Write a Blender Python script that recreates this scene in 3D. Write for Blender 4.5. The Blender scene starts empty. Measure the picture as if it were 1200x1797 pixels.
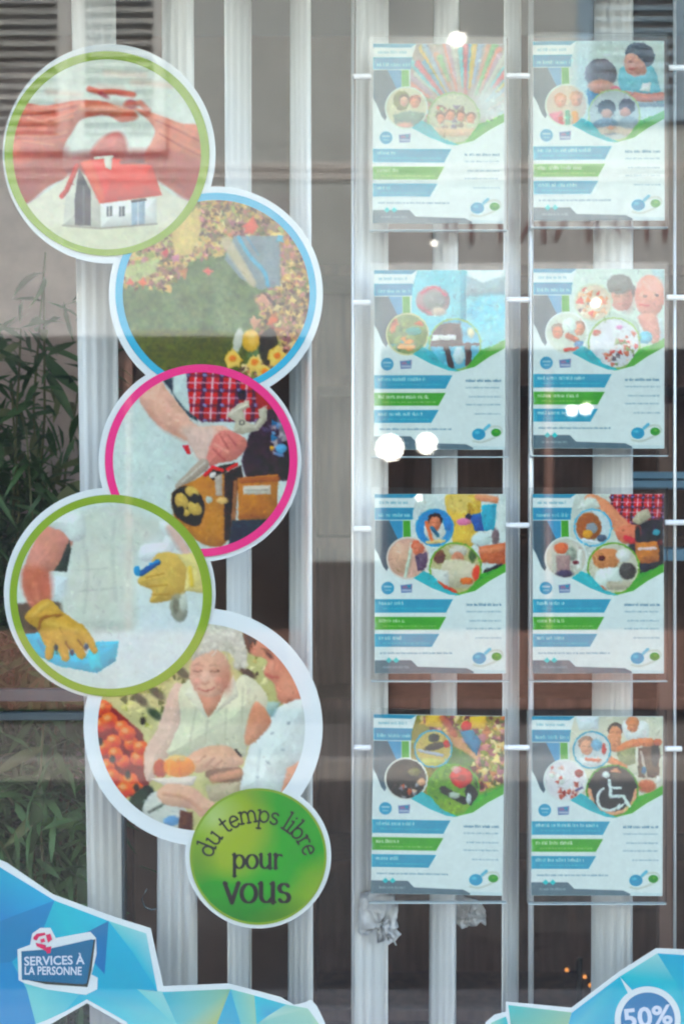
import bpy, bmesh, math, random
import numpy as np
from mathutils import Vector, Matrix
from mathutils.geometry import tessellate_polygon

random.seed(7)
SC = bpy.context.scene
COL = SC.collection
R = math.radians

# ---------------------------------------------------------------- camera, sky, sun, exposure
S = 1105.0          # photograph pixels per metre on the window pane
CD = 2.5            # camera to pane, metres
CZ = 1.5            # camera height
cam_d = bpy.data.cameras.new('camera')
cam = bpy.data.objects.new('camera', cam_d); COL.objects.link(cam)
cam.location = (0, -CD, CZ); cam.rotation_euler = (R(90), 0, 0)
cam_d.sensor_fit = 'VERTICAL'; cam_d.sensor_height = 36.0
cam_d.lens = 36.0 * CD / (1797.0 / S)
cam_d.clip_start = 0.02; cam_d.clip_end = 3000
cam_d.dof.use_dof = True; cam_d.dof.focus_distance = CD + 0.03; cam_d.dof.aperture_fstop = 4.5
SC.camera = cam

SUN_EL, SUN_AZ = 44.0, -24.0      # sun stands behind the shop and lights the houses across the street
w = bpy.data.worlds.new('World'); SC.world = w; w.use_nodes = True
nt = w.node_tree; bg = nt.nodes['Background']
sky = nt.nodes.new('ShaderNodeTexSky'); sky.sky_type = 'NISHITA'; sky.sun_disc = False
sky.sun_elevation = R(SUN_EL); sky.sun_rotation = R(SUN_AZ)
sky.air_density = 1.0; sky.dust_density = 5.0; sky.ozone_density = 0.3
nt.links.new(sky.outputs[0], bg.inputs[0]); bg.inputs[1].default_value = 0.15

sun_d = bpy.data.lights.new('sun', 'SUN'); sun_d.energy = 1.15; sun_d.angle = R(0.5); sun_d.color = (1.0, 0.95, 0.87)
sun = bpy.data.objects.new('sun', sun_d); COL.objects.link(sun)
sdir = Vector((math.sin(R(SUN_AZ)) * math.cos(R(SUN_EL)), math.cos(R(SUN_AZ)) * math.cos(R(SUN_EL)), math.sin(R(SUN_EL))))
sun.rotation_euler = (-sdir).to_track_quat('-Z', 'Y').to_euler()
sun.location = sdir * 40

SC.view_settings.view_transform = 'Standard'; SC.view_settings.look = 'None'
SC.view_settings.gamma = 1.0; SC.view_settings.use_curve_mapping = False
SC.view_settings.exposure = 3.15
SC.render.engine = 'CYCLES'
SC.cycles.use_denoising = True
SC.cycles.max_bounces = 6; SC.cycles.transparent_max_bounces = 24
SC.cycles.diffuse_bounces = 3; SC.cycles.glossy_bounces = 3
SC.cycles.use_adaptive_sampling = True; SC.cycles.adaptive_threshold = 0.02
SC.cycles.caustics_reflective = False; SC.cycles.caustics_refractive = False
SC.cycles.sample_clamp_indirect = 8.0
SC.cycles.filter_width = 2.1

# ---------------------------------------------------------------- places
def P(px, py, y=0.0):                       # a photograph pixel on the upright plane at depth y
    t = (y + CD) / CD
    return Vector(((px - 600) / S * t, y, CZ + (898.5 - py) / S * t))
FY = -9.0                                   # front of the houses across the street
def Q(px, py, y=FY):                        # where a thing mirrored in the pane stands across the street
    t = (CD - y) / CD
    return Vector(((px - 600) / S * t, y, CZ + (898.5 - py) / S * t))

# ---------------------------------------------------------------- objects
def setp(o, label=None, cat=None, group=None, kind=None):
    if label: o['label'] = label
    if cat: o['category'] = cat
    if group: o['group'] = group
    if kind: o['kind'] = kind
    return o
def empty(name, loc=(0, 0, 0), label=None, cat=None, group=None):
    o = bpy.data.objects.new(name, None); COL.objects.link(o); o.location = loc
    o.empty_display_size = 0.05
    return setp(o, label, cat, group)
def link(name, me, mat=None, parent=None):
    o = bpy.data.objects.new(name, me); COL.objects.link(o)
    if mat is not None and not me.materials: me.materials.append(mat)
    if parent is not None:
        o.parent = parent
        o.location = -Vector(parent.location) if parent.parent is None else -(Vector(parent.location) + Vector(parent.parent.location))
    return o                                # mesh data are in world coordinates
def smooth(me, on=True):
    me.polygons.foreach_set('use_smooth', [on] * len(me.polygons))
def bm_mesh(name, bm):
    me = bpy.data.meshes.new(name); bm.to_mesh(me); bm.free(); return me
def box_bm(bm, a, b, bev=0.0):
    a, b = Vector(a), Vector(b); c = (a + b) / 2; d = b - a
    m = Matrix.Translation(c) @ Matrix.Diagonal((abs(d.x), abs(d.y), abs(d.z), 1))
    r = bmesh.ops.create_cube(bm, size=1, matrix=m)
    if bev > 0:
        es = list({e for v in r['verts'] for e in v.link_edges})
        bmesh.ops.bevel(bm, geom=es, offset=bev, segments=2, affect='EDGES', profile=0.6)
def box(name, a, b, mat, parent=None, bev=0.0, rot=None):
    bm = bmesh.new(); box_bm(bm, a, b, bev)
    if rot:
        bmesh.ops.rotate(bm, verts=bm.verts, cent=(Vector(a) + Vector(b)) / 2, matrix=rot)
    return link(name, bm_mesh(name, bm), mat, parent)
def boxes(name, lst, mat, parent=None, bev=0.0):
    bm = bmesh.new()
    for a, b in lst: box_bm(bm, a, b, bev)
    return link(name, bm_mesh(name, bm), mat, parent)
def tube(name, pts, r, mat, parent=None, n=10, r2=None):
    me = bpy.data.meshes.new(name); vs, fs = [], []
    pts = [Vector(p) for p in pts]
    for i, p in enumerate(pts):
        t = (pts[min(i + 1, len(pts) - 1)] - pts[max(i - 1, 0)]).normalized()
        u = t.cross(Vector((0, 0, 1)) if abs(t.z) < 0.9 else Vector((1, 0, 0))).normalized(); v = t.cross(u)
        rr = r if r2 is None else r + (r2 - r) * i / (len(pts) - 1)
        for k in range(n):
            a = 2 * math.pi * k / n
            vs.append(p + (u * math.cos(a) + v * math.sin(a)) * rr)
    for i in range(len(pts) - 1):
        for k in range(n):
            fs.append((i * n + k, i * n + (k + 1) % n, (i + 1) * n + (k + 1) % n, (i + 1) * n + k))
    fs.append(tuple(range(n))[::-1]); fs.append(tuple((len(pts) - 1) * n + k for k in range(n)))
    me.from_pydata([tuple(q) for q in vs], [], fs); smooth(me)
    return link(name, me, mat, parent)
def sphere(name, c, r, mat, parent=None, sq=(1, 1, 1), seg=20):
    bm = bmesh.new()
    bmesh.ops.create_uvsphere(bm, u_segments=seg, v_segments=seg // 2, radius=r, matrix=Matrix.Translation(c) @ Matrix.Diagonal((*sq, 1)))
    me = bm_mesh(name, bm); smooth(me)
    return link(name, me, mat, parent)
def disc_slab(name, c, rx, rz, y0, y1, mat, parent=None, n=128, hole=None):
    """upright slab with an elliptic outline, centre c, between depths y0 (front) and y1; hole = (cx, cz, rx, rz)"""
    vs, fs = [], []
    for y in (y0, y1):
        for k in range(n):
            a = 2 * math.pi * k / n; vs.append((c.x + rx * math.cos(a), y, c.z + rz * math.sin(a)))
    if hole:
        for y in (y0, y1):
            for k in range(n):
                a = 2 * math.pi * k / n; vs.append((hole[0] + hole[2] * math.cos(a), y, hole[1] + hole[3] * math.sin(a)))
    for k in range(n):
        j = (k + 1) % n
        fs.append((k, n + k, n + j, j))
        if hole:
            fs.append((k, j, 2 * n + j, 2 * n + k)); fs.append((n + k, 3 * n + k, 3 * n + j, n + j)); fs.append((2 * n + k, 2 * n + j, 3 * n + j, 3 * n + k))
    if not hole:
        fs.append(tuple(range(n))); fs.append(tuple(range(2 * n - 1, n - 1, -1)))
    me = bpy.data.meshes.new(name); me.from_pydata(vs, [], fs)
    return link(name, me, mat, parent)
def poly_slab(name, pts, y0, y1, mat, parent=None):
    """upright slab from an outline of photograph pixels"""
    tri = tessellate_polygon([[Vector((x, z, 0)) for x, z in pts]]); n = len(pts); vs = []
    for y in (y0, y1): vs += [(P(x, z).x, y, P(x, z).z) for x, z in pts]
    fs = [tuple(t) for t in tri] + [tuple(i + n for i in reversed(t)) for t in tri] + [(k, (k + 1) % n, n + (k + 1) % n, n + k) for k in range(n)]
    bm = bmesh.new(); bv = [bm.verts.new(v) for v in vs]
    for f in fs: bm.faces.new([bv[i] for i in f])
    bmesh.ops.recalc_face_normals(bm, faces=bm.faces)
    return link(name, bm_mesh(name, bm), mat, parent)

# ---------------------------------------------------------------- materials
def lin(c):
    c = np.asarray(c, dtype=float) / 255.0
    return np.where(c <= 0.04045, c / 12.92, ((c + 0.055) / 1.055) ** 2.4)
def mat_plain(name, rgb, rough=0.6, spec=0.4, noise=0.0, scale=8.0, bump=0.0, metal=0.0, stretch=(1, 1, 1), rgb2=None, transl=0.0):
    m = bpy.data.materials.new(name); m.use_nodes = True
    t = m.node_tree; b = t.nodes['Principled BSDF']
    b.inputs['Roughness'].default_value = rough; b.inputs['Specular IOR Level'].default_value = spec
    b.inputs['Metallic'].default_value = metal
    b.inputs['Base Color'].default_value = (*rgb, 1)
    if noise or bump or rgb2:
        tc = t.nodes.new('ShaderNodeTexCoord'); mp = t.nodes.new('ShaderNodeMapping'); mp.inputs['Scale'].default_value = stretch
        nz = t.nodes.new('ShaderNodeTexNoise'); nz.inputs['Scale'].default_value = scale; nz.inputs['Detail'].default_value = 6
        nz.inputs['Roughness'].default_value = 0.6
        t.links.new(tc.outputs['Object'], mp.inputs[0]); t.links.new(mp.outputs[0], nz.inputs['Vector'])
        rp = t.nodes.new('ShaderNodeValToRGB')
        lo = [max(0, c * (1 - noise)) for c in rgb]; hi = rgb2 if rgb2 else [min(1, c * (1 + noise)) for c in rgb]
        rp.color_ramp.elements[0].position = 0.3; rp.color_ramp.elements[0].color = (*lo, 1)
        rp.color_ramp.elements[1].position = 0.7; rp.color_ramp.elements[1].color = (*hi, 1)
        t.links.new(nz.outputs[0], rp.inputs[0]); t.links.new(rp.outputs[0], b.inputs['Base Color'])
        if bump:
            bp = t.nodes.new('ShaderNodeBump'); bp.inputs['Strength'].default_value = bump; bp.inputs['Distance'].default_value = 0.01
            t.links.new(nz.outputs[0], bp.inputs['Height']); t.links.new(bp.outputs[0], b.inputs['Normal'])
    if transl:
        tr = t.nodes.new('ShaderNodeBsdfTranslucent'); tr.inputs[0].default_value = (*rgb, 1)
        mx = t.nodes.new('ShaderNodeMixShader'); mx.inputs[0].default_value = transl
        o = t.nodes['Material Output']
        t.links.new(b.outputs[0], mx.inputs[1]); t.links.new(tr.outputs[0], mx.inputs[2]); t.links.new(mx.outputs[0], o.inputs[0])
    return m
def mat_emit(name, rgb, k):
    m = bpy.data.materials.new(name); m.use_nodes = True; t = m.node_tree
    b = t.nodes['Principled BSDF']; b.inputs['Base Color'].default_value = (*rgb, 1)
    b.inputs['Emission Color'].default_value = (*rgb, 1); b.inputs['Emission Strength'].default_value = k
    return m
def mat_glass(name, tint=(1, 1, 1), f0=0.042, dirt=0.0):
    """clear sheet: straight-through light plus a mirror share that grows toward grazing angles"""
    m = bpy.data.materials.new(name); m.use_nodes = True; t = m.node_tree; t.nodes.clear()
    o = t.nodes.new('ShaderNodeOutputMaterial'); tr = t.nodes.new('ShaderNodeBsdfTransparent'); tr.inputs[0].default_value = (*tint, 1)
    gl = t.nodes.new('ShaderNodeBsdfGlossy'); gl.inputs['Roughness'].default_value = 0.0
    lw = t.nodes.new('ShaderNodeLayerWeight'); lw.inputs[0].default_value = 0.5
    pw = t.nodes.new('ShaderNodeMath'); pw.operation = 'POWER'; pw.inputs[1].default_value = 5
    ml = t.nodes.new('ShaderNodeMath'); ml.operation = 'MULTIPLY_ADD'; ml.inputs[1].default_value = 1 - f0; ml.inputs[2].default_value = f0
    mx = t.nodes.new('ShaderNodeMixShader')
    t.links.new(lw.outputs['Facing'], pw.inputs[0]); t.links.new(pw.outputs[0], ml.inputs[0]); t.links.new(ml.outputs[0], mx.inputs[0])
    t.links.new(tr.outputs[0], mx.inputs[1]); t.links.new(gl.outputs[0], mx.inputs[2])
    last = mx
    if dirt:
        df = t.nodes.new('ShaderNodeBsdfDiffuse'); df.inputs[0].default_value = (0.75, 0.78, 0.78, 1)
        tc = t.nodes.new('ShaderNodeTexCoord'); nz = t.nodes.new('ShaderNodeTexNoise'); nz.inputs['Scale'].default_value = 5; nz.inputs['Detail'].default_value = 9
        nz.inputs['Roughness'].default_value = 0.75
        mr = t.nodes.new('ShaderNodeMapRange'); mr.inputs[1].default_value = 0.35; mr.inputs[2].default_value = 0.8; mr.inputs[3].default_value = dirt * 0.3; mr.inputs[4].default_value = dirt * 2.4
        m2 = t.nodes.new('ShaderNodeMixShader')
        t.links.new(tc.outputs['Object'], nz.inputs['Vector']); t.links.new(nz.outputs[0], mr.inputs[0]); t.links.new(mr.outputs[0], m2.inputs[0])
        t.links.new(mx.outputs[0], m2.inputs[1]); t.links.new(df.outputs[0], m2.inputs[2]); last = m2
    t.links.new(last.outputs[0], o.inputs[0])
    return m
def mat_print(name, rough=0.45, transl=0.28):
    m = bpy.data.materials.new(name); m.use_nodes = True; t = m.node_tree; b = t.nodes['Principled BSDF']
    a = t.nodes.new('ShaderNodeVertexColor'); a.layer_name = 'ink'
    tr = t.nodes.new('ShaderNodeBsdfTranslucent'); mx = t.nodes.new('ShaderNodeMixShader'); mx.inputs[0].default_value = transl
    t.links.new(a.outputs[0], tr.inputs[0]); t.links.new(b.outputs[0], mx.inputs[1]); t.links.new(tr.outputs[0], mx.inputs[2]); t.links.new(mx.outputs[0], t.nodes['Material Output'].inputs[0])
    t.links.new(a.outputs[0], b.inputs['Base Color']); b.inputs['Roughness'].default_value = rough; b.inputs['Specular IOR Level'].default_value = 0.3
    return m
M = dict(
    white=mat_plain('white vinyl', (0.80, 0.85, 0.84), 0.4, transl=0.30),
    ink=mat_print('printed vinyl ink'), posterink=mat_print('printed paper ink', 0.55, 0.12),
    paper=mat_plain('white paper', (0.82, 0.83, 0.84), 0.7, transl=0.4),
    black=mat_plain('black ink', (0.035, 0.04, 0.03), 0.5),
    green=mat_plain('olive green vinyl', tuple(lin((120, 150, 0))), 0.4),
    blue=mat_plain('sky blue vinyl', tuple(lin((0, 158, 190))), 0.4),
    pink=mat_plain('magenta vinyl', tuple(lin((222, 0, 116))), 0.4),
    pane=mat_glass('window glass', (0.97, 0.985, 0.98), 0.042, 0.006),
    acrylic=mat_glass('clear acrylic', (0.98, 0.985, 0.985), 0.025, 0.006),
    edge=mat_plain('frosted acrylic edge', (0.62, 0.72, 0.72), 0.3, transl=0.4),
    vane=mat_plain('white blind fabric', (0.86, 0.90, 0.89), 0.8, noise=0.03, scale=60, stretch=(1, 1, 0.05), transl=0.12),
    metal=mat_plain('brushed steel', (0.72, 0.74, 0.74), 0.35, metal=0.6),
    clamp=mat_plain('white clamp plastic', (0.82, 0.84, 0.84), 0.3, 0.5),
    frame=mat_plain('white painted frame', (0.7, 0.71, 0.7), 0.45),
    room=mat_plain('taupe wall paint', (0.42, 0.27, 0.22), 0.9, noise=0.12, scale=3),
    roomfloor=mat_plain('dark wood floor', (0.22, 0.15, 0.11), 0.6, noise=0.3, scale=4, stretch=(8, 1, 1)),
    ceil=mat_plain('ceiling paint', (0.35, 0.34, 0.33), 0.9),
    screen=mat_plain('pinkish beige screen fabric', (0.62, 0.50, 0.45), 0.9, noise=0.15, scale=14),
    wood=mat_plain('dark red brown wood', (0.20, 0.105, 0.08), 0.55, noise=0.35, scale=6, stretch=(6, 6, 0.6)),
    bluepaint=mat_plain('pale blue painted board', (0.25, 0.50, 0.72), 0.5),
    rail=mat_plain('pale blue grey metal', (0.10, 0.145, 0.17), 0.4),
    pot=mat_plain('grey planter', (0.16, 0.15, 0.14), 0.7, noise=0.2, scale=9),
    soil=mat_plain('potting soil', (0.04, 0.03, 0.02), 0.95, noise=0.5, scale=40, bump=0.6),
    stem=mat_plain('plant cane', (0.16, 0.17, 0.07), 0.6, noise=0.3, scale=20),
    gauze=mat_plain('white gauze', (0.72, 0.76, 0.78), 0.9, noise=0.2, scale=50, bump=0.6, transl=0.3),
    stucco=mat_plain('grey stucco', (0.37, 0.41, 0.41), 0.9, noise=0.10, scale=2.5, bump=0.15),
    stone=mat_plain('pale stone', (0.46, 0.46, 0.45), 0.85, noise=0.10, scale=5, bump=0.2),
    fascia=mat_plain('grey painted fascia', (0.36, 0.38, 0.39), 0.7, noise=0.06, scale=3),
    shutter=mat_plain('grey painted shutter', (0.44, 0.47, 0.47), 0.7, noise=0.08, scale=8),
    shutterb=mat_plain('blue grey painted shutter', (0.22, 0.34, 0.44), 0.7, noise=0.08, scale=8),
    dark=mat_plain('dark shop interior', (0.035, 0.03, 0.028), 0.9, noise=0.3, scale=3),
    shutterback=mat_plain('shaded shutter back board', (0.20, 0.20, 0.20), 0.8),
    darkred=mat_plain('dark red sign letters', (0.10, 0.02, 0.02), 0.6),
    asphalt=mat_plain('asphalt', (0.045, 0.045, 0.045), 0.9, noise=0.25, scale=30, bump=0.3),
    paving=mat_plain('pavement stone', (0.13, 0.125, 0.12), 0.9, noise=0.15, scale=9, bump=0.2),
    palepaving=mat_plain('pale pavement slabs', (0.42, 0.41, 0.40), 0.9, noise=0.12, scale=7, bump=0.2),
    piershade=mat_plain('painted pier foot shade', (0.09, 0.085, 0.08), 0.8, noise=0.2, scale=6),  # dark tone stands in for the shade on the pier's lower part
    kerb=mat_plain('kerb stone', (0.28, 0.27, 0.26), 0.85, noise=0.15, scale=9),
    lampmetal=mat_plain('dark lamp metal', (0.03, 0.03, 0.03), 0.5, metal=0.5),
    bulb=mat_emit('lit lamp globe', (1.0, 0.93, 0.82), 4.0),
    amber=mat_emit('amber bulb', (1.0, 0.36, 0.08), 0.14),
)
LEAF = [mat_plain('dark green leaf', (0.095, 0.18, 0.07), 0.45, noise=0.4, scale=12, transl=0.3),
        mat_plain('green leaf', (0.15, 0.30, 0.11), 0.45, noise=0.35, scale=12, transl=0.3),
        mat_plain('olive leaf', (0.24, 0.28, 0.12), 0.5, noise=0.35, scale=12, transl=0.3),
        mat_plain('bright young leaf', (0.16, 0.36, 0.09), 0.45, noise=0.25, scale=12, transl=0.3)]

# ---------------------------------------------------------------- the setting: street, shop room
def struct(o): o['kind'] = 'structure'; return o
struct(box('ground', (-120, -120, -0.4), (120, 120, -0.16), M['asphalt']))
struct(box('road', (-120, -7.0, -0.16), (120, -2.45, -0.12), M['asphalt']))
struct(box('pavement', (-60, -2.3, -0.3), (60, -0.05, 0.0), M['palepaving']))
struct(box('pavement', (-60, FY + 0.35, -0.3), (60, -7.15, 0.0), M['paving']))
struct(box('kerb', (-60, -2.45, -0.3), (60, -2.3, 0.005), M['kerb'], bev=0.015))
struct(box('kerb', (-60, -7.15, -0.3), (60, -7.0, 0.005), M['kerb'], bev=0.015))

RX, RY0, RY1, RZ0, RZ1 = 2.4, 0.30, 2.3, 0.02, 2.95
struct(box('floor', (-RX, 0.06, -0.12), (RX, RY1, RZ0), M['roomfloor']))
struct(box('ceiling', (-RX, 0.06, RZ1), (RX, RY1, RZ1 + 0.1), M['ceil']))
struct(box('wall_back', (-RX - 0.1, RY1, -0.12), (RX + 0.1, RY1 + 0.1, RZ1 + 0.1), M['room']))
struct(box('wall_left', (-RX - 0.1, 0.06, -0.12), (-RX, RY1, RZ1 + 0.1), M['room']))
struct(box('wall_right', (RX, 0.06, -0.12), (RX + 0.1, RY1, RZ1 + 0.1), M['room']))

# the building that holds the shop: stone front round the window, storeys above
HB = 3.4 * math.tan(R(SUN_EL)) / math.cos(R(SUN_AZ))
WX, WZ0, WZ1 = 1.55, 0.42, 2.45
b = empty('shop_building', (0, 0.2, 0), 'low stone-fronted building that holds the shop window', 'building')
box('wall', (-9, -0.06, -0.2), (-WX, 0.05, 3.1), M['stone'], b)
box('wall', (WX, -0.06, -0.2), (9, 0.05, 3.1), M['stone'], b)
box('wall', (-WX, -0.06, -0.2), (WX, 0.05, WZ0), M['stone'], b)
box('wall', (-WX, -0.06, WZ1), (WX, 0.05, 3.1), M['stone'], b)
box('parapet', (-9, -0.05, 3.1), (9, 7, HB), M['stucco'], b)
box('side_mass', (-9, 0.055, -0.2), (-RX - 0.12, 7, 3.098), M['stucco'], b)
box('side_mass', (RX + 0.12, 0.055, -0.2), (9, 7, 3.098), M['stucco'], b)
box('skylight_blocker', (-2.2, -0.42, 2.52), (2.2, -0.062, 2.66), M['stone'], b, bev=0.01)  # unseen box added above the window to cut steep skylight on the vanes
box('cornice', (-9, -0.13, 3.02), (9, -0.062, 3.14), M['stone'], b)
box('sill', (-WX - 0.05, -0.12, WZ0 - 0.06), (WX + 0.05, -0.062, WZ0 + 0.01), M['stone'], b, bev=0.006)

# shop window
wn = empty('shop_window', (0, 0, WZ0), 'large clear shop window reflecting the houses across the street', 'window')
def sheet(name, x0, x1, z0, z1, y, mat, parent):
    me = bpy.data.meshes.new(name)
    me.from_pydata([(x0, y, z0), (x1, y, z0), (x1, y, z1), (x0, y, z1)], [], [(0, 1, 2, 3)])
    return link(name, me, mat, parent)
def pane(name, x0, x1, z0, z1, y, t, mat, parent):
    return box(name, (x0, y, z0), (x1, y + t, z1), mat, parent)
pane('glass_pane', -WX + 0.05, WX - 0.05, WZ0 + 0.05, WZ1 - 0.05, -0.006, 0.006, M['pane'], wn)
box('frame_stile', (-WX, -0.04, WZ0), (-WX + 0.06, 0.03, WZ1), M['frame'], wn, bev=0.004)
box('frame_stile', (WX - 0.06, -0.04, WZ0), (WX, 0.03, WZ1), M['frame'], wn, bev=0.004)
box('frame_rail', (-WX + 0.06, -0.038, WZ0), (WX - 0.06, 0.028, WZ0 + 0.06), M['frame'], wn, bev=0.004)
box('frame_rail', (-WX + 0.06, -0.038, WZ1 - 0.06), (WX - 0.06, 0.028, WZ1), M['frame'], wn, bev=0.004)

# ---------------------------------------------------------------- the house across the street (seen mirrored in the pane)
def span(x0, x1, y0, y1, ya, yb, mat, name, parent, bev=0.0):
    a, c = Q(x0, y1), Q(x1, y0)
    return box(name, (a.x, ya, a.z), (c.x, yb, c.z), mat, parent, bev)
ob = empty('opposite_house', (0, FY - 2, 0), 'sunlit grey stucco house across the street mirrored in the glass', 'building')
span(-1400, 2600, -420, 286, FY - 3, FY, M['stucco'], 'wall', ob)
span(-1400, 545, 340, 590, FY - 3, FY + 0.01, M['fascia'], 'fascia', ob)
span(668, 2600, 340, 612, FY - 3, FY + 0.01, M['fascia'], 'fascia', ob)
span(-1400, 2600, 286, 300, FY - 3, FY + 0.03, M['stone'], 'cornice', ob, 0.01)
span(-1400, 2600, 300, 318, FY - 3, FY + 0.018, M['stone'], 'cornice', ob, 0.01)
span(-1400, 2600, 318, 340, FY - 3, FY + 0.005, M['stucco'], 'frieze', ob)
zb = -0.15
def pier(x0, x1, y0, m=M['stucco'], ya=FY - 3, yb=FY + 0.01):
    a, c = Q(x0, y0), Q(x1, y0)
    return box('pier', (a.x, ya, zb), (c.x, yb, c.z), m, ob)
pier(545, 668, 340); pier(543, 670, 985, M['piershade'], FY - 2.9, FY + 0.03); pier(1560, 1750, 612); pier(-560, -420, 590); pier(2400, 2600, 612); pier(-1400, -1250, 590)  # second box: dark sleeve that paints shade onto the pier's foot
a, c = Q(-1400, 590), Q(2600, 590)
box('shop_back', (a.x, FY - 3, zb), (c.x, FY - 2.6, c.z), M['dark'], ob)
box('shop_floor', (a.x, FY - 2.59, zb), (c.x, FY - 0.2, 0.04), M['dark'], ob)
for x0, x1 in ((-420, 545), (668, 1560)):
    a, c = Q(x0, 600), Q(x1, 600)
    box('stall_riser', (a.x + 0.01, FY - 0.25, 0.05), (c.x - 0.01, FY - 0.12, 0.62), M['wood'], ob)
    n = 3
    for k in range(n + 1):
        x = a.x + 0.03 + (c.x - a.x - 0.06) * k / n
        box('mullion', (x - 0.025, FY - 0.22, 0.62), (x + 0.025, FY - 0.15, c.z - 0.12), M['wood'], ob)
def shutter(x0, x1, y0, y1, mat, rail, pitch, tilt=35):
    a, c = Q(x0, y1), Q(x1, y0)
    st = empty('shutter', (0, 0, 0)); st.parent = ob; st.location = -Vector(ob.location)
    yb = FY + 0.005
    box('stile', (a.x, yb, a.z), (a.x + rail, yb + 0.045, c.z), mat, st).location = (0, 0, 0)
    box('stile', (c.x - rail, yb, a.z), (c.x, yb + 0.045, c.z), mat, st).location = (0, 0, 0)
    box('rail', (a.x + rail, yb, a.z), (c.x - rail, yb + 0.043, a.z + rail * 1.2), mat, st).location = (0, 0, 0)
    box('rail', (a.x + rail, yb, c.z - rail * 1.2), (c.x - rail, yb + 0.043, c.z), mat, st).location = (0, 0, 0)
    me = None; z = a.z + rail * 1.2 + pitch * 0.5
    while z < c.z - rail * 1.2 - pitch * 0.4:
        if me is None:
            bm = bmesh.new(); L = c.x - a.x - 2 * rail - 0.004
            box_bm(bm, (-L / 2, -0.026, -0.005), (L / 2, 0.026, 0.005))
            bmesh.ops.rotate(bm, verts=bm.verts, cent=(0, 0, 0), matrix=Matrix.Rotation(R(-tilt), 3, 'X'))
            me = bm_mesh('slat', bm); me.materials.append(mat)
        s = bpy.data.objects.new('slat', me); COL.objects.link(s); s.parent = st
        s.location = ((a.x + c.x) / 2, yb + 0.027, z); z += pitch
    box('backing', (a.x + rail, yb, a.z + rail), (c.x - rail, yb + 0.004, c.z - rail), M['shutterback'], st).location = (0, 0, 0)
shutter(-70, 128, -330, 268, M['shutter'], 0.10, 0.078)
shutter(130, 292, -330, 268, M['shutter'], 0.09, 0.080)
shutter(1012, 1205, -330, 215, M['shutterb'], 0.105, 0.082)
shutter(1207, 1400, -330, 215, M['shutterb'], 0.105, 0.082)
# the sign band over the opposite shop: dark red strokes, the lower ends show under the posters
lt = random.Random(3)
x = 780.0
while x < 1330:
    wd = lt.choice((8, 16, 20)); a, c = Q(x, 426), Q(x + 6, 384)
    bm = bmesh.new(); box_bm(bm, (a.x, FY + 0.012, a.z), (c.x, FY + 0.02, c.z))
    if lt.random() < 0.55: bmesh.ops.rotate(bm, verts=bm.verts, cent=((a.x + c.x) / 2, FY, (a.z + c.z) / 2), matrix=Matrix.Rotation(R(lt.choice((-28, 28))), 3, 'Y'))
    link('sign_stroke', bm_mesh('sign_stroke', bm), M['darkred'], ob)
    x += wd + lt.choice((8, 12, 30))
# lit lamps on the house across the street
def lamp(px, py, rpx, label, kind, yoff=0.3, sq=(1, 1, 1)):
    t = (CD - FY - yoff) / CD; c = Q(px, py, FY + yoff); r = rpx / S * t
    e = empty('wall_lamp' if kind == 'wall' else 'pendant_lamp', (c.x, FY + yoff, c.z), label, 'lamp', 'lit lamps of the house across the street')
    sphere('globe', c, r, M['bulb'], e, sq)
    if kind == 'wall':
        tube('bracket', [(c.x, FY - 0.0, c.z + r + 0.05), (c.x, FY + yoff, c.z + r + 0.05), (c.x, FY + yoff, c.z + r * sq[2] * 0.95)], 0.012, M['lampmetal'], e)
    else:
        top = Q(px, 600).z
        tube('cord', [(c.x, FY + yoff, c.z + r * 0.97), (c.x, FY + yoff, top + 0.03), (c.x, FY, top + 0.03)], 0.006, M['lampmetal'], e)
        sphere('cap', c + Vector((0, 0, r * 0.98)), r * 0.3, M['lampmetal'], e)
lamp(684, 786, 23, 'large round white lamp glare under the blue pool poster', 'pendant')
lamp(749, 778, 17, 'second round lamp glare beside the largest, under the pool poster', 'pendant', 0.5)
lamp(803, 66, 9, 'small oval lamp glare above the coloured pencils poster', 'wall', 0.15, (1.6, 1, 0.9))
lamp(761, 428, 5, 'tiny lamp glare below the coloured pencils poster', 'wall', 0.15, (1.2, 1, 0.7))
lamp(1004, 720, 8, 'small lamp glare on the blue bar of the two-men poster', 'pendant', 0.4)
lamp(1028, 717, 9, 'small lamp glare nearer the text column of the two-men poster', 'pendant', 0.4)
lamp(1046, 531, 7, 'tiny lamp glare inside the round picture of the two-men poster', 'wall', 0.15)
lamp(735, 874, 4, 'tiny lamp glare at the top edge of the yellow gloves poster', 'pendant', 0.4)

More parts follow.
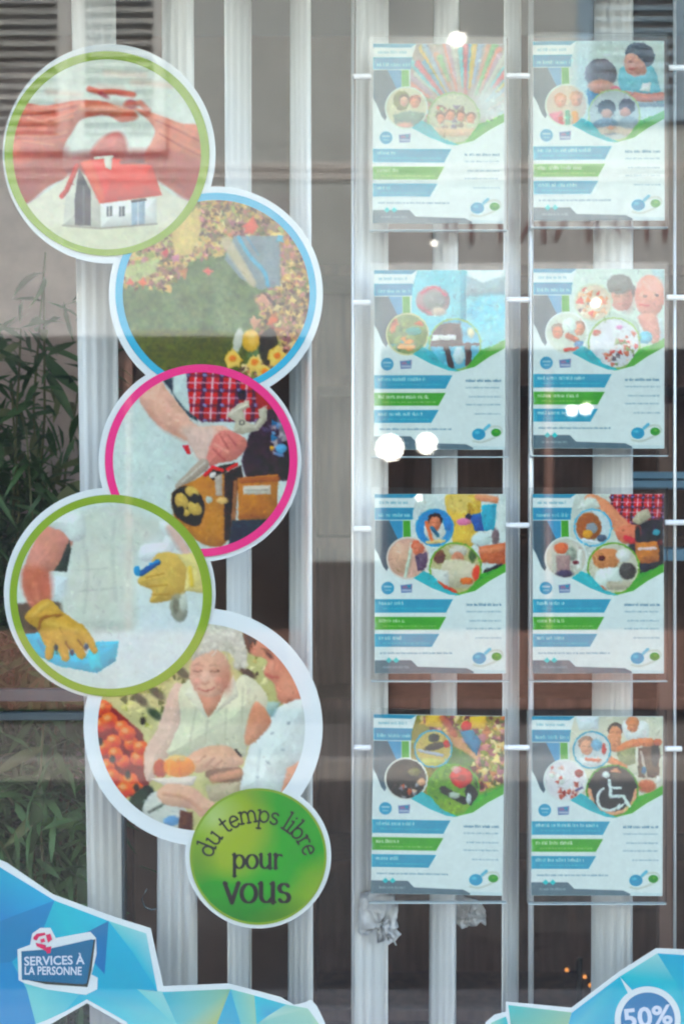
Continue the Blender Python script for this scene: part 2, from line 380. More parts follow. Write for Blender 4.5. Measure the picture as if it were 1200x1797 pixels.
# ---------------------------------------------------------------- inside the shop
VY = 0.13
vb = empty('vertical_blind', (0, VY, 2.55), 'white vertical blind with narrow hanging vanes behind the glass', 'blind')
box('head_rail', (-1.45, VY - 0.03, 2.53), (1.45, VY + 0.03, 2.58), M['frame'], vb, bev=0.004)
def vane(x0t, x1t, x0b, x1b, sign=1, curve=0.006):
    """one hanging vane given by its two edges at the top and bottom of the photograph"""
    A, B = P(x0t, 0, VY), P(x1t, 0, VY); C_, D = P(x0b, 1797, VY), P(x1b, 1797, VY)
    full = 0.078; n = 12; vs, fs = [], []
    zt, zbm = 2.53, 0.30
    for z in (zt, zbm):
        f = (A.z - z) / (A.z - C_.z)
        l = A.x + (C_.x - A.x) * f; r = B.x + (D.x - B.x) * f
        wv = r - l; dep = math.sqrt(max(full ** 2 - wv ** 2, 0.0004)) * 0.9
        for k in range(n + 1):
            u = k / n - 0.5; bow = curve * (1 - (2 * u) ** 2) + (0.006 if k == n else 0.0) * sign + 0.0025 * math.sin(k * 2.1 + x0t)
            vs.append((l + wv * (u + 0.5), VY + sign * dep * u - bow, z))
    for k in range(n): fs.append((k, k + 1, n + 2 + k, n + 1 + k))
    me = bpy.data.meshes.new('vane'); me.from_pydata(vs, [], fs); smooth(me)
    o = link('vane', me, M['vane'], vb)
    md = o.modifiers.new('thickness', 'SOLIDIFY'); md.thickness = 0.0012
    return o
[vane(x, x + 60, x, x + 60) for x in (-870, -750, -630, -510, -390, -270, -150, 1340, 1460, 1580, 1700, 1820, 1940)]; vane(-84, -14, -78, -8); vane(128, 203, 163, 213); vane(283, 342, 274, 348, -1); vane(396, 440, 402, 440, 1); vane(509, 546, 505, 550, -1)
vane(624, 682, 616, 681, 1); vane(764, 802, 755, 797, -1); vane(880, 917, 876, 912, 1); vane(1046, 1106, 1040, 1105, -1); vane(1216, 1282, 1212, 1276)
cw = tube('control_chain', [P(258, 1560, VY + 0.02), P(249, 1578, VY + 0.02), P(255, 1592, VY + 0.025), P(266, 1597, VY + 0.02), P(276, 1594, VY + 0.02)], 0.0014, M['rail'], vb)

# pinkish screen behind the plants, rail, plants
scy = 1.05
a, c = P(-140, 1850, scy), P(208, -60, scy)
sc_ = empty('folding_screen', (-0.8, scy, RZ0), 'pinkish beige upright screen behind the leafy plant', 'screen')
box('panel', (a.x, scy - 0.01, RZ0 + 0.06), (c.x, scy + 0.01, 2.5), M['screen'], sc_)
box('frame_post', (c.x, scy - 0.02, RZ0), (c.x + 0.035, scy + 0.02, 2.53), M['wood'], sc_)
box('frame_post', (a.x - 0.035, scy - 0.02, RZ0), (a.x, scy + 0.02, 2.53), M['wood'], sc_)
ry = 0.27
rl = empty('low_rail', (-0.75, ry, RZ0), 'pale blue grey double rail crossing in front of the plant', 'rail')
a, c = P(-160, 1230, ry), P(196, 1208, ry)
box('bar', (a.x, ry - 0.012, a.z), (c.x, ry + 0.012, c.z), M['rail'], rl, bev=0.003)
a2, c2 = P(-160, 1263, ry), P(196, 1249, ry)
box('bar', (a2.x, ry - 0.012, a2.z), (c2.x, ry + 0.012, c2.z), M['rail'], rl, bev=0.003)
box('post', (c2.x, ry - 0.015, RZ0), (c2.x + 0.025, ry + 0.015, c.z + 0.01), M['rail'], rl)
box('post', (a2.x - 0.025, ry - 0.015, RZ0), (a2.x, ry + 0.015, c.z + 0.01), M['rail'], rl)

def leaf_mesh(L, W, droop, mat):
    n = 5; vs, fs = [], []
    for i in range(n + 1):
        u = i / n; wv = W * (math.sin(math.pi * min(1, u * 0.93 + 0.07)) ** 0.8) * (1 - 0.25 * u)
        y = L * u; z = -droop * u * u * L
        vs += [(-wv / 2, y, z + wv * 0.18), (0, y, z), (wv / 2, y, z + wv * 0.18)]
    for i in range(n):
        k = 3 * i; fs += [(k, k + 1, k + 4, k + 3), (k + 1, k + 2, k + 5, k + 4)]
    me = bpy.data.meshes.new('leaf'); me.from_pydata(vs, [], fs); smooth(me); me.materials.append(mat); return me
def plant(base, canes, nleaf, label, seed, height, spread, mats, lw=(0.016, 0.03), ll=(0.10, 0.20)):
    rg = random.Random(seed)
    e = empty('leafy_plant', base, label, 'plant', 'leafy plants behind the blind')
    lib = [leaf_mesh(rg.uniform(*ll), rg.uniform(*lw), rg.uniform(0.2, 0.9), rg.choice(mats)) for _ in range(10)]
    # pot
    bm = bmesh.new(); pr = [(0.0, 0.0), (0.11, 0.0), (0.145, 0.25), (0.15, 0.27), (0.14, 0.27), (0.13, 0.23), (0.0, 0.23)]
    n = 24; rings = []
    for r_, z_ in pr[1:-1]:
        rings.append([bm.verts.new((base[0] + r_ * math.cos(2 * math.pi * k / n), base[1] + r_ * math.sin(2 * math.pi * k / n), base[2] + z_)) for k in range(n)])
    for i in range(len(rings) - 1):
        for k in range(n): bm.faces.new((rings[i][k], rings[i][(k + 1) % n], rings[i + 1][(k + 1) % n], rings[i + 1][k]))
    bm.faces.new(rings[0][::-1]); me = bm_mesh('pot', bm); link('pot', me, M['pot'], e)
    disc = bmesh.new(); bmesh.ops.create_circle(disc, cap_ends=True, radius=0.13, segments=24, matrix=Matrix.Translation((base[0], base[1], base[2] + 0.232)))
    link('soil', bm_mesh('soil', disc), M['soil'], e)
    pts = []
    for k in range(canes):
        a = rg.uniform(0, 6.28); d = rg.uniform(0.01, 0.08); h = height * rg.uniform(0.6, 1.0)
        lean = Vector((rg.uniform(-spread, spread), rg.uniform(-0.12, 0.12), 0)); pp = []
        for i in range(7):
            u = i / 6
            pp.append(Vector((base[0] + d * math.cos(a), base[1] + d * math.sin(a), base[2] + 0.22)) + lean * (u ** 1.3) + Vector((0, 0, h * u)) + Vector((rg.uniform(-.014, .014), rg.uniform(-.014, .014), 0)))
        tube('cane', pp, 0.006, M['stem'], e, 7, 0.002); pts.append(pp)
    for k in range(nleaf):
        pp = pts[k % canes]; u = rg.uniform(0.12, 1.0) * 5.999; i = int(u); q = pp[i].lerp(pp[i + 1], u - i)
        o = bpy.data.objects.new('leaf', rg.choice(lib)); COL.objects.link(o); o.parent = e
        o.location = q - Vector(base)
        o.rotation_euler = (rg.uniform(-1.2, 0.8), rg.uniform(-0.9, 0.9), rg.uniform(0, 6.28))
        s = rg.uniform(0.7, 1.25); o.scale = (s, s, s)
    vs, fs = [], []
    for k in range(2400):
        pp = pts[k % canes]; u = rg.uniform(0.05, 0.97) * 5.999; i = int(u); q = pp[i].lerp(pp[i + 1], u - i) + Vector((rg.gauss(0, .03), rg.gauss(0, .03), 0))
        L = rg.uniform(0.05, 0.10); W = rg.uniform(0.008, 0.018); rot = Matrix.Rotation(rg.uniform(0, 6.28), 3, 'Z') @ Matrix.Rotation(rg.uniform(-1.2, 0.8), 3, 'X') @ Matrix.Rotation(rg.uniform(-.9, .9), 3, 'Y')
        b0 = len(vs)
        for (x_, y_, z_) in ((0, 0, 0), (-W / 2, L * .35, .002), (W / 2, L * .35, .002), (-W * .4, L * .7, -.004), (W * .4, L * .7, -.004), (0, L, -.012)): vs.append(tuple(q + rot @ Vector((x_, y_, z_))))
        fs += [(b0, b0 + 2, b0 + 1), (b0 + 1, b0 + 2, b0 + 4, b0 + 3), (b0 + 3, b0 + 4, b0 + 5)]
    me = bpy.data.meshes.new('small_leaves'); me.from_pydata(vs, [], fs); smooth(me); setp(link('small_leaves', me, mats[0], e), kind='stuff')
zf = RZ0
SM = ((0.014, 0.028), (0.07, 0.13))
plant((-0.61, 0.60, zf), 16, 298, 'tall dark narrow-leaved plant behind the blind at the window edge', 5, 1.78, 0.13, [LEAF[0], LEAF[1], LEAF[0], LEAF[2]], *SM)
plant((-0.66, 0.80, zf), 14, 298, 'tall olive plant close before the pinkish screen', 23, 1.62, 0.16, [LEAF[2], LEAF[1], LEAF[0]], *SM)
plant((-0.58, 0.40, zf), 12, 290, 'shorter olive and green leafy plant near the low rail', 11, 1.05, 0.12, [LEAF[1], LEAF[2], LEAF[3], LEAF[0]], *SM)
plant((-0.73, 0.50, zf), 12, 290, 'dark bushy plant at the very edge of the picture beyond the blind', 31, 1.5, 0.12, [LEAF[0], LEAF[1], LEAF[2]], *SM)

# dark furniture at the back of the room
cb = empty('wall_cabinet', (0.45, RY1 - 0.3, RZ0), 'dark red brown shelf cabinet at the back of the room', 'cabinet')
x0, x1, y0, y1, zt = -0.1, 1.5, RY1 - 0.42, RY1 - 0.02, 2.2
box('side_panel', (x0, y0, RZ0), (x0 + 0.03, y1, zt), M['wood'], cb); box('side_panel', (x1 - 0.03, y0, RZ0), (x1, y1, zt), M['wood'], cb)
box('back_panel', (x0 + 0.03, y1 - 0.02, RZ0), (x1 - 0.03, y1, zt), M['wood'], cb)
for z in (0.08, 0.5, 0.95, 1.4, 1.85, 2.16): box('shelf', (x0 + 0.03, y0 + 0.01, z), (x1 - 0.03, y1 - 0.02, z + 0.03), M['wood'], cb)
bs = empty('blue_shelf', (0.95, 0.9, RZ0), 'pale blue metal shelf unit beyond the blind near the toolbelt poster', 'shelf')
for py0, py1 in ((828, 840), (843, 856), (964, 984)):
    a, c = P(1085, py1, 0.9), P(1420, py0, 0.9); box('shelf_board', (a.x, 0.9, a.z), (c.x, 1.12, c.z), M['bluepaint'], bs)
box('upright', (c.x, 0.9, RZ0), (c.x + 0.03, 1.12, 1.75), M['bluepaint'], bs)
box('upright', (c.x - 0.28, 1.124, RZ0), (c.x - 0.25, 1.15, 1.75), M['room'], bs)
am = empty('amber_lamp', (0.75, 1.5, RZ0), 'small cluster of amber bulbs glowing low inside the room', 'lamp')
cc = P(1016, 1716, 1.5)
box('base_plate', (cc.x - 0.06, 1.44, RZ0), (cc.x + 0.06, 1.56, RZ0 + 0.03), M['lampmetal'], am)
tube('stem', [(cc.x, 1.5, RZ0 + 0.02), (cc.x, 1.5, cc.z + 0.05)], 0.008, M['lampmetal'], am)
rg = random.Random(2)
for k in range(3):
    sphere('bulb', cc + Vector((rg.uniform(-.035, .035), rg.uniform(-.03, .03), rg.uniform(-.03, .03))), 0.005, M['amber'], am, seg=10)

# ---------------------------------------------------------------- a small painter for the printed pictures
def catmull(p, closed=True, n=6):
    p = np.asarray(p, float); N = len(p); out = []
    rng = range(N) if closed else range(N - 1)
    for i in rng:
        if closed: a, b_, c_, d = p[(i - 1) % N], p[i], p[(i + 1) % N], p[(i + 2) % N]
        else: a, b_, c_, d = p[max(i - 1, 0)], p[i], p[i + 1], p[min(i + 2, N - 1)]
        for k in range(n):
            t = k / n
            out.append(0.5 * (2 * b_ + (c_ - a) * t + (2 * a - 5 * b_ + 4 * c_ - d) * t * t + (3 * b_ - a - 3 * c_ + d) * t ** 3))
    if not closed: out.append(p[-1])
    return np.array(out)
class Canvas:
    """colours on a grid of points; drawing units are (ox + x / s, oy + y / s)"""
    def __init__(c, x0, y0, x1, y1, step, base, ox=0.0, oy=0.0, s=1.0, seed=1):
        c.nx = int(round((x1 - x0) / step)) + 1; c.ny = int(round((y1 - y0) / step)) + 1
        c.gx = np.linspace(x0, x1, c.nx); c.gy = np.linspace(y0, y1, c.ny)
        c.ux = (c.gx - ox) * s; c.uy = (c.gy - oy) * s
        c.a = np.zeros((c.ny, c.nx, 3)); c.a[:] = base
        c.st = step * s; c.rg = np.random.default_rng(seed); c.clip = None; c.form = 0.0; c.pm = None
    def _win(c, x0, x1, y0, y1):
        i0, i1 = np.searchsorted(c.ux, x0), np.searchsorted(c.ux, x1); j0, j1 = np.searchsorted(c.uy, y0), np.searchsorted(c.uy, y1)
        return slice(j0, j1), slice(i0, i1)
    def _put(c, win, d, col, soft, al):
        soft = max(soft, c.st * 1.2)
        m = np.clip(0.5 - d / soft, 0, 1) * al; col = np.asarray(col, float)
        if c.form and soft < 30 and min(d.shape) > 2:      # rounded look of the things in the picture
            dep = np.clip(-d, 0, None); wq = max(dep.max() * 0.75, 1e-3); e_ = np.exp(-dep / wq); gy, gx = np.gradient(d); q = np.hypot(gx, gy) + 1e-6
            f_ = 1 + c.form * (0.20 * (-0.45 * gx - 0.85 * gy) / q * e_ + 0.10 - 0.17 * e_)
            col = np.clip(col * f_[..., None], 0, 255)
        if c.clip is not None: m = m * c.clip[win]
        c.a[win] += m[..., None] * (col - c.a[win])
    def E(c, cx, cy, rx, ry, col, soft=4, al=1.0, ang=0):
        r = max(rx, ry) + soft; w_ = c._win(cx - r, cx + r, cy - r, cy + r)
        X, Y = np.meshgrid(c.ux[w_[1]] - cx, c.uy[w_[0]] - cy)
        if X.size == 0: return
        ca, sa = math.cos(R(ang)), math.sin(R(ang)); U, V = X * ca + Y * sa, -X * sa + Y * ca
        c._put(w_, (np.sqrt((U / rx) ** 2 + (V / ry) ** 2) - 1) * min(rx, ry), col, soft, al)
    def sdf(c, p, w_):
        X, Y = np.meshgrid(c.ux[w_[1]], c.uy[w_[0]]); d = np.full(X.shape, 1e9); ins = np.zeros(X.shape, bool)
        for k in range(len(p)):
            (x0, y0), (x1, y1) = p[k - 1], p[k]
            dx, dy = x1 - x0, y1 - y0; q = dx * dx + dy * dy + 1e-9
            t = np.clip(((X - x0) * dx + (Y - y0) * dy) / q, 0, 1)
            d = np.minimum(d, (X - x0 - t * dx) ** 2 + (Y - y0 - t * dy) ** 2)
            cr = (y0 > Y) != (y1 > Y)
            with np.errstate(divide='ignore', invalid='ignore'):
                ins ^= cr & (X < dx * (Y - y0) / (dy if dy else 1e-9) + x0)
        d = np.sqrt(d); return np.where(ins, -d, d)
    def G(c, pts, col, soft=4, al=1.0, sm=False):
        p = catmull(pts) if sm else np.asarray(pts, float)
        w_ = c._win(p[:, 0].min() - soft, p[:, 0].max() + soft, p[:, 1].min() - soft, p[:, 1].max() + soft)
        if c.a[w_].size: c._put(w_, c.sdf(p, w_), col, soft, al)
    def L(c, pts, wd, col, soft=4, al=1.0, sm=False, w2=None, thin=None):
        p = catmull(pts, False) if sm else np.asarray(pts, float); n = len(p)
        mw = max(wd, w2 or 0) / 2 + soft
        w_ = c._win(p[:, 0].min() - mw, p[:, 0].max() + mw, p[:, 1].min() - mw, p[:, 1].max() + mw)
        if not c.a[w_].size: return
        X, Y = np.meshgrid(c.ux[w_[1]], c.uy[w_[0]]); d = np.full(X.shape, 1e9)
        for k in range(n - 1):
            (x0, y0), (x1, y1) = p[k], p[k + 1]; dx, dy = x1 - x0, y1 - y0; q = dx * dx + dy * dy + 1e-9
            t = np.clip(((X - x0) * dx + (Y - y0) * dy) / q, 0, 1); f = (k + t) / max(n - 1, 1)
            ww = wd if w2 is None else wd + (w2 - wd) * f
            if thin is not None: ww = thin + (wd - thin) * abs(dy) / math.sqrt(q)
            d = np.minimum(d, np.hypot(X - x0 - t * dx, Y - y0 - t * dy) - ww / 2)
        c._put(w_, d, col, soft, al)
    def noise(c, scale, amp, tint=(1, 1, 1)):
        X = c.ux / scale; Y = c.uy / scale; X = X - X.min(); Y = Y - Y.min()
        g = c.rg.random((int(Y.max()) + 3, int(X.max()) + 3)) - 0.5
        i, j = X.astype(int), Y.astype(int); fx, fy = (X - i)[None, :], (Y - j)[:, None]
        fx = fx * fx * (3 - 2 * fx); fy = fy * fy * (3 - 2 * fy)
        v = (g[np.ix_(j, i)] * (1 - fx) + g[np.ix_(j, i + 1)] * fx) * (1 - fy) + (g[np.ix_(j + 1, i)] * (1 - fx) + g[np.ix_(j + 1, i + 1)] * fx) * fy
        v = v[..., None] * amp * np.asarray(tint)
        if c.clip is not None: v = v * c.clip[..., None]
        c.a += v
    def leaves(c, region, n, size, cols, soft=3, al=0.95, round_=0.55):
        p = np.asarray(region, float); x0, y0 = p.min(0); x1, y1 = p.max(0)
        for _ in range(n):
            for _t in range(30):
                x, y = c.rg.uniform(x0, x1), c.rg.uniform(y0, y1); ins = False
                for k in range(len(p)):
                    (ax, ay), (bx, by) = p[k - 1], p[k]
                    if (ay > y) != (by > y) and x < (bx - ax) * (y - ay) / (by - ay + 1e-9) + ax: ins = not ins
                if ins: break
            r = size * c.rg.uniform(0.5, 1.2); col = np.asarray(cols[c.rg.integers(len(cols))], float) + c.rg.uniform(-14, 14)
            a = c.rg.uniform(0, 6.28); k = c.rg.integers(5, 8)
            pts = [(x + r * (1 if i % 2 else round_) * math.cos(a + 6.283 * i / k) * c.rg.uniform(.7, 1.1), y + r * (1 if i % 2 else round_) * math.sin(a + 6.283 * i / k) * c.rg.uniform(.7, 1.1)) for i in range(k)]
            c.G(pts, col, soft, al)
    def mask_ell(c, cx, cy, rx, ry):
        X, Y = np.meshgrid(c.ux - cx, c.uy - cy); d = (np.sqrt((X / rx) ** 2 + (Y / ry) ** 2) - 1) * min(rx, ry)
        c.clip = np.clip(0.5 - d / (c.st * 1.5), 0, 1)
    def mask_poly(c, pts, sm=False):
        p = catmull(pts) if sm else np.asarray(pts, float)
        d = c.sdf(p, (slice(0, c.ny), slice(0, c.nx))); c.clip = np.clip(0.5 - d / (c.st * 1.5), 0, 1)
    def blur(c, n=1):
        for _ in range(n):
            b_ = np.pad(c.a, ((1, 1), (1, 1), (0, 0)), 'edge')
            b_ = (b_[:-2] + 2 * b_[1:-1] + b_[2:]) / 4; c.a = (b_[:, :-2] + 2 * b_[:, 1:-1] + b_[:, 2:]) / 4
        return c
    def detail(c, n, size, amp, al=0.55):
        """many small touches a little lighter or darker than what they lie on: folds, hair, texture"""
        keep, cl = c.form, c.clip; c.form = 0.0
        for _ in range(n):
            j, i = c.rg.integers(c.ny), c.rg.integers(c.nx)
            if c.pm is not None:
                if c.pm[j, i] < .5: continue
                c.clip = c.pm
            x, y = c.ux[i], c.uy[j]; k_ = c.a[j, i]; lum = k_.mean() / 255; f_ = 1 + c.rg.normal(0, amp) * (1.25 - lum) + (0.02 if lum < .3 else 0)
            col = np.clip(k_ * f_ + c.rg.normal(0, 5, 3), 0, 255); r = size * c.rg.uniform(.4, 1.3); a = c.rg.uniform(0, 3.14)
            if c.rg.random() < .6: c.L([(x - r * math.cos(a), y - r * math.sin(a)), (x + c.rg.normal(0, r * .25), y + c.rg.normal(0, r * .25)), (x + r * math.cos(a), y + r * math.sin(a))], r * c.rg.uniform(.15, .45), col, 3.5, al, True)
            else: c.E(x, y, r * c.rg.uniform(.3, .7), r * c.rg.uniform(.2, .5), col, 4, al, c.rg.uniform(0, 180))
        c.form, c.clip = keep, cl; return c
    def photo(c, amp, y_max=None, k=1.0):
        """camera look for a printed photograph: uneven edges, fine tone and colour variation (amp in drawing units)"""
        def field(scale):
            X = (c.ux - c.ux[0]) / scale; Y = (c.uy - c.uy[0]) / scale; g = c.rg.random((int(Y.max()) + 3, int(X.max()) + 3)) - 0.5
            i, j = X.astype(int), Y.astype(int); fx, fy = (X - i)[None, :], (Y - j)[:, None]; fx = fx * fx * (3 - 2 * fx); fy = fy * fy * (3 - 2 * fy)
            return (g[np.ix_(j, i)] * (1 - fx) + g[np.ix_(j, i + 1)] * fx) * (1 - fy) + (g[np.ix_(j + 1, i)] * (1 - fx) + g[np.ix_(j + 1, i + 1)] * fx) * fy
        A = amp / c.st; J, I = np.meshgrid(np.arange(c.ny), np.arange(c.nx), indexing='ij')
        dx = (field(amp * 4.5) * 2.2 + field(amp * 1.8) * 1.6) * A; dy = (field(amp * 4.5) * 2.2 + field(amp * 1.8) * 1.6) * A
        m = np.ones((c.ny, c.nx))
        if c.pm is not None: m = c.pm
        x = np.clip(I + dx * m, 0, c.nx - 1.001); y = np.clip(J + dy * m, 0, c.ny - 1.001); i0, j0 = x.astype(int), y.astype(int); fx, fy = (x - i0)[..., None], (y - j0)[..., None]
        a = c.a; wv = (a[j0, i0] * (1 - fx) + a[j0, i0 + 1] * fx) * (1 - fy) + (a[j0 + 1, i0] * (1 - fx) + a[j0 + 1, i0 + 1] * fx) * fy
        tone = 1 + m * k * (field(amp * 30) * .22 + field(amp * 12) * .16 + field(amp * 5) * .08)
        ch = np.stack([field(amp * 20), field(amp * 20), field(amp * 20)], -1) * 16 * k * m[..., None]
        lum = np.clip(wv.mean(-1) / 255, 0, 1); q = 0.3 + 0.9 * (1 - lum) ** 0.8
        c.a = wv * (1 + (tone - 1) * q)[..., None] + ch * q[..., None]
        if c.pm is not None: c.a += c.pm[..., None] * ((c.a - 150) * 0.14 - 8)
        return c
    def mesh(c, name, to_world, keep=None):
        """grid mesh carrying the colours; to_world maps arrays of photograph x, y to points; keep masks cells"""
        X, Y = np.meshgrid(c.gx, c.gy); v = to_world(X, Y).reshape(-1, 3); ny, nx = c.ny, c.nx
        idx = np.arange(ny * nx).reshape(ny, nx)
        q = np.stack([idx[:-1, :-1], idx[1:, :-1], idx[1:, 1:], idx[:-1, 1:]], -1).reshape(-1, 4)
        if keep is not None:
            k = keep((X[:-1, :-1] + X[1:, 1:]) / 2, (Y[:-1, :-1] + Y[1:, 1:]) / 2).ravel(); q = q[k]
        rgb = ink(np.clip(c.a, 0, 255)).reshape(-1, 3)
        used = np.unique(q); remap = np.zeros(len(v), int); remap[used] = np.arange(len(used))
        v, rgb, q = v[used], rgb[used], remap[q]
        me = bpy.data.meshes.new(name); me.vertices.add(len(v)); me.vertices.foreach_set('co', v.astype(np.float32).ravel())
        me.loops.add(q.size); me.loops.foreach_set('vertex_index', q.astype(np.int32).ravel())
        me.polygons.add(len(q)); me.polygons.foreach_set('loop_start', np.arange(0, q.size, 4, dtype=np.int32))
        me.update(calc_edges=True)
        at = me.color_attributes.new('ink', 'FLOAT_COLOR', 'POINT')
        at.data.foreach_set('color', np.concatenate([rgb, np.ones((len(rgb), 1))], 1).astype(np.float32).ravel())
        me.materials.append(M['ink']); me.validate(); return me
def ink(c):
    """printed colour 0-255 to a reflectance: stronger than seen, because the pane's mirror light washes it out"""
    l = lin(c)
    l = l * 0.97; g = (l * np.array([0.2126, 0.7152, 0.0722])).sum(-1, keepdims=True)
    l = g + (l - g) * 1.10
    l = l * np.array([1.0, 0.99, 0.88]) - 0.035 * (1 - l)
    return np.clip(l, 0.004, 0.86)

# ---------------------------------------------------------------- printed pictures of the round stickers
SK, SKD = (226, 178, 160), (205, 125, 112)
def pic_house():
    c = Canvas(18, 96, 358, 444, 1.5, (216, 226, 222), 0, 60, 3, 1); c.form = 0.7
    c.noise(120, 14); c.noise(50, 10)
    for y, x0, x1 in ((250, 700, 900), (200, 560, 760), (300, 250, 420), (350, 300, 620), (270, 520, 640)):
        c.L([(x0, y), (x1, y + 15)], 26, (224, 190, 178), 30, .5)
    c.G([(40, 400), (250, 372), (420, 345), (560, 355), (650, 400), (720, 430), (640, 460), (560, 425), (430, 445), (375, 520), (335, 590), (330, 690), (352, 745), (250, 800), (130, 890), (40, 860)], (204, 100, 84), 12, 1, True)
    c.G([(690, 380), (830, 420), (950, 465), (1080, 510), (1080, 830), (1000, 865), (880, 800), (800, 730), (760, 640), (800, 560), (815, 500), (770, 440)], (208, 122, 104), 12, 1, True)
    c.G([(480, 610), (540, 540), (620, 510), (665, 560), (650, 650), (500, 640)], (198, 100, 98), 22, .95, True)
    c.G([(60, 690), (330, 640), (470, 620), (640, 610), (900, 620), (1070, 690), (1080, 850), (980, 870), (840, 770), (340, 745), (140, 885), (70, 850)], (160, 66, 70), 50, .9, True)
    c.L([(90, 520), (250, 520), (330, 560)], 30, (190, 84, 76), 26, .7)
    for p_ in ([(60, 430), (240, 412), (420, 372)], [(70, 480), (230, 470), (390, 420)], [(90, 545), (240, 548), (350, 530)], [(820, 450), (930, 500), (1050, 560)], [(840, 520), (940, 580), (1060, 640)], [(600, 395), (700, 425)]): c.L(p_, 9, (158, 62, 54), 10, .7, True); c.L([(q[0], q[1] - 16) for q in p_], 14, (226, 146, 124), 16, .55, True)
    c.L([(140, 610), (320, 620)], 70, (170, 70, 72), 50, .55)
    c.L([(860, 590), (900, 640), (920, 700)], 60, (176, 84, 78), 40, .55); c.L([(430, 380), (560, 390), (690, 410)], 46, (210, 124, 96), 22, .9)
    c.L([(470, 285), (520, 300), (600, 300), (700, 315)], 30, (212, 92, 76), 14, .9); c.E(545, 318, 30, 12, (150, 40, 60), 12, .8, 30)
    c.E(690, 365, 30, 24, (170, 60, 80), 14, .85, 20); c.L([(660, 370), (740, 360), (780, 400)], 30, (205, 110, 95), 16, .8); c.E(680, 430, 46, 26, (200, 92, 72), 12, .8)
    c.L([(150, 440), (260, 470), (380, 430)], 22, (222, 140, 118), 16, .8); c.L([(120, 560), (280, 580)], 12, (215, 130, 112), 10, .6)
    c.G([(60, 940), (150, 890), (260, 820), (352, 748), (420, 740), (830, 780), (900, 840), (1000, 880), (1100, 900), (1100, 1200), (60, 1200)], (214, 214, 200), 8)
    c.E(560, 1070, 420, 70, (216, 220, 196), 60, .9); c.noise(70, 8)
    c.G([(345, 845), (412, 700), (480, 790), (530, 900), (530, 1015), (332, 1000)], (205, 208, 200), 4)
    c.G([(415, 700), (392, 870), (394, 1002), (478, 1006), (478, 820)], (66, 70, 86), 5); c.L([(440, 800), (440, 1000)], 10, (110, 116, 130), 4, .7)
    c.L([(405, 690), (350, 820), (325, 850)], 26, (196, 46, 62), 6)
    c.G([(420, 672), (560, 640), (800, 690), (852, 845), (525, 890)], (224, 62, 54), 4); c.G([(420, 672), (480, 650), (560, 880), (525, 890)], (236, 108, 92), 20, .5)
    c.L([(640, 670), (750, 668)], 22, (120, 70, 80), 10, .8); c.L([(500, 650), (590, 642)], 14, (226, 226, 214), 4)
    c.G([(545, 640), (592, 642), (586, 712), (554, 700)], (232, 232, 222), 4)
    c.G([(526, 890), (824, 858), (824, 992), (532, 1016)], (224, 230, 230), 4)
    for x in (575, 640): c.G([(x - 14, 905), (x + 16, 902), (x + 16, 955), (x - 14, 958)], (80, 92, 104), 4); c.L([(x, 905), (x, 955)], 5, (210, 215, 215), 3)
    c.G([(692, 880), (762, 870), (762, 1000), (692, 1006)], (150, 176, 196), 4); c.L([(695, 878), (765, 868)], 12, (50, 45, 50), 4); c.L([(726, 880), (726, 1000)], 5, (225, 232, 236), 3)
    c.L([(330, 1004), (530, 1020), (824, 996)], 9, (130, 128, 120), 6, .8); c.noise(18, 5)
    return c
AUT = [(228, 198, 132), (214, 170, 110), (232, 210, 160), (150, 96, 108), (112, 66, 74), (216, 150, 146), (158, 168, 104), (196, 128, 96), (176, 120, 128), (98, 104, 60)]
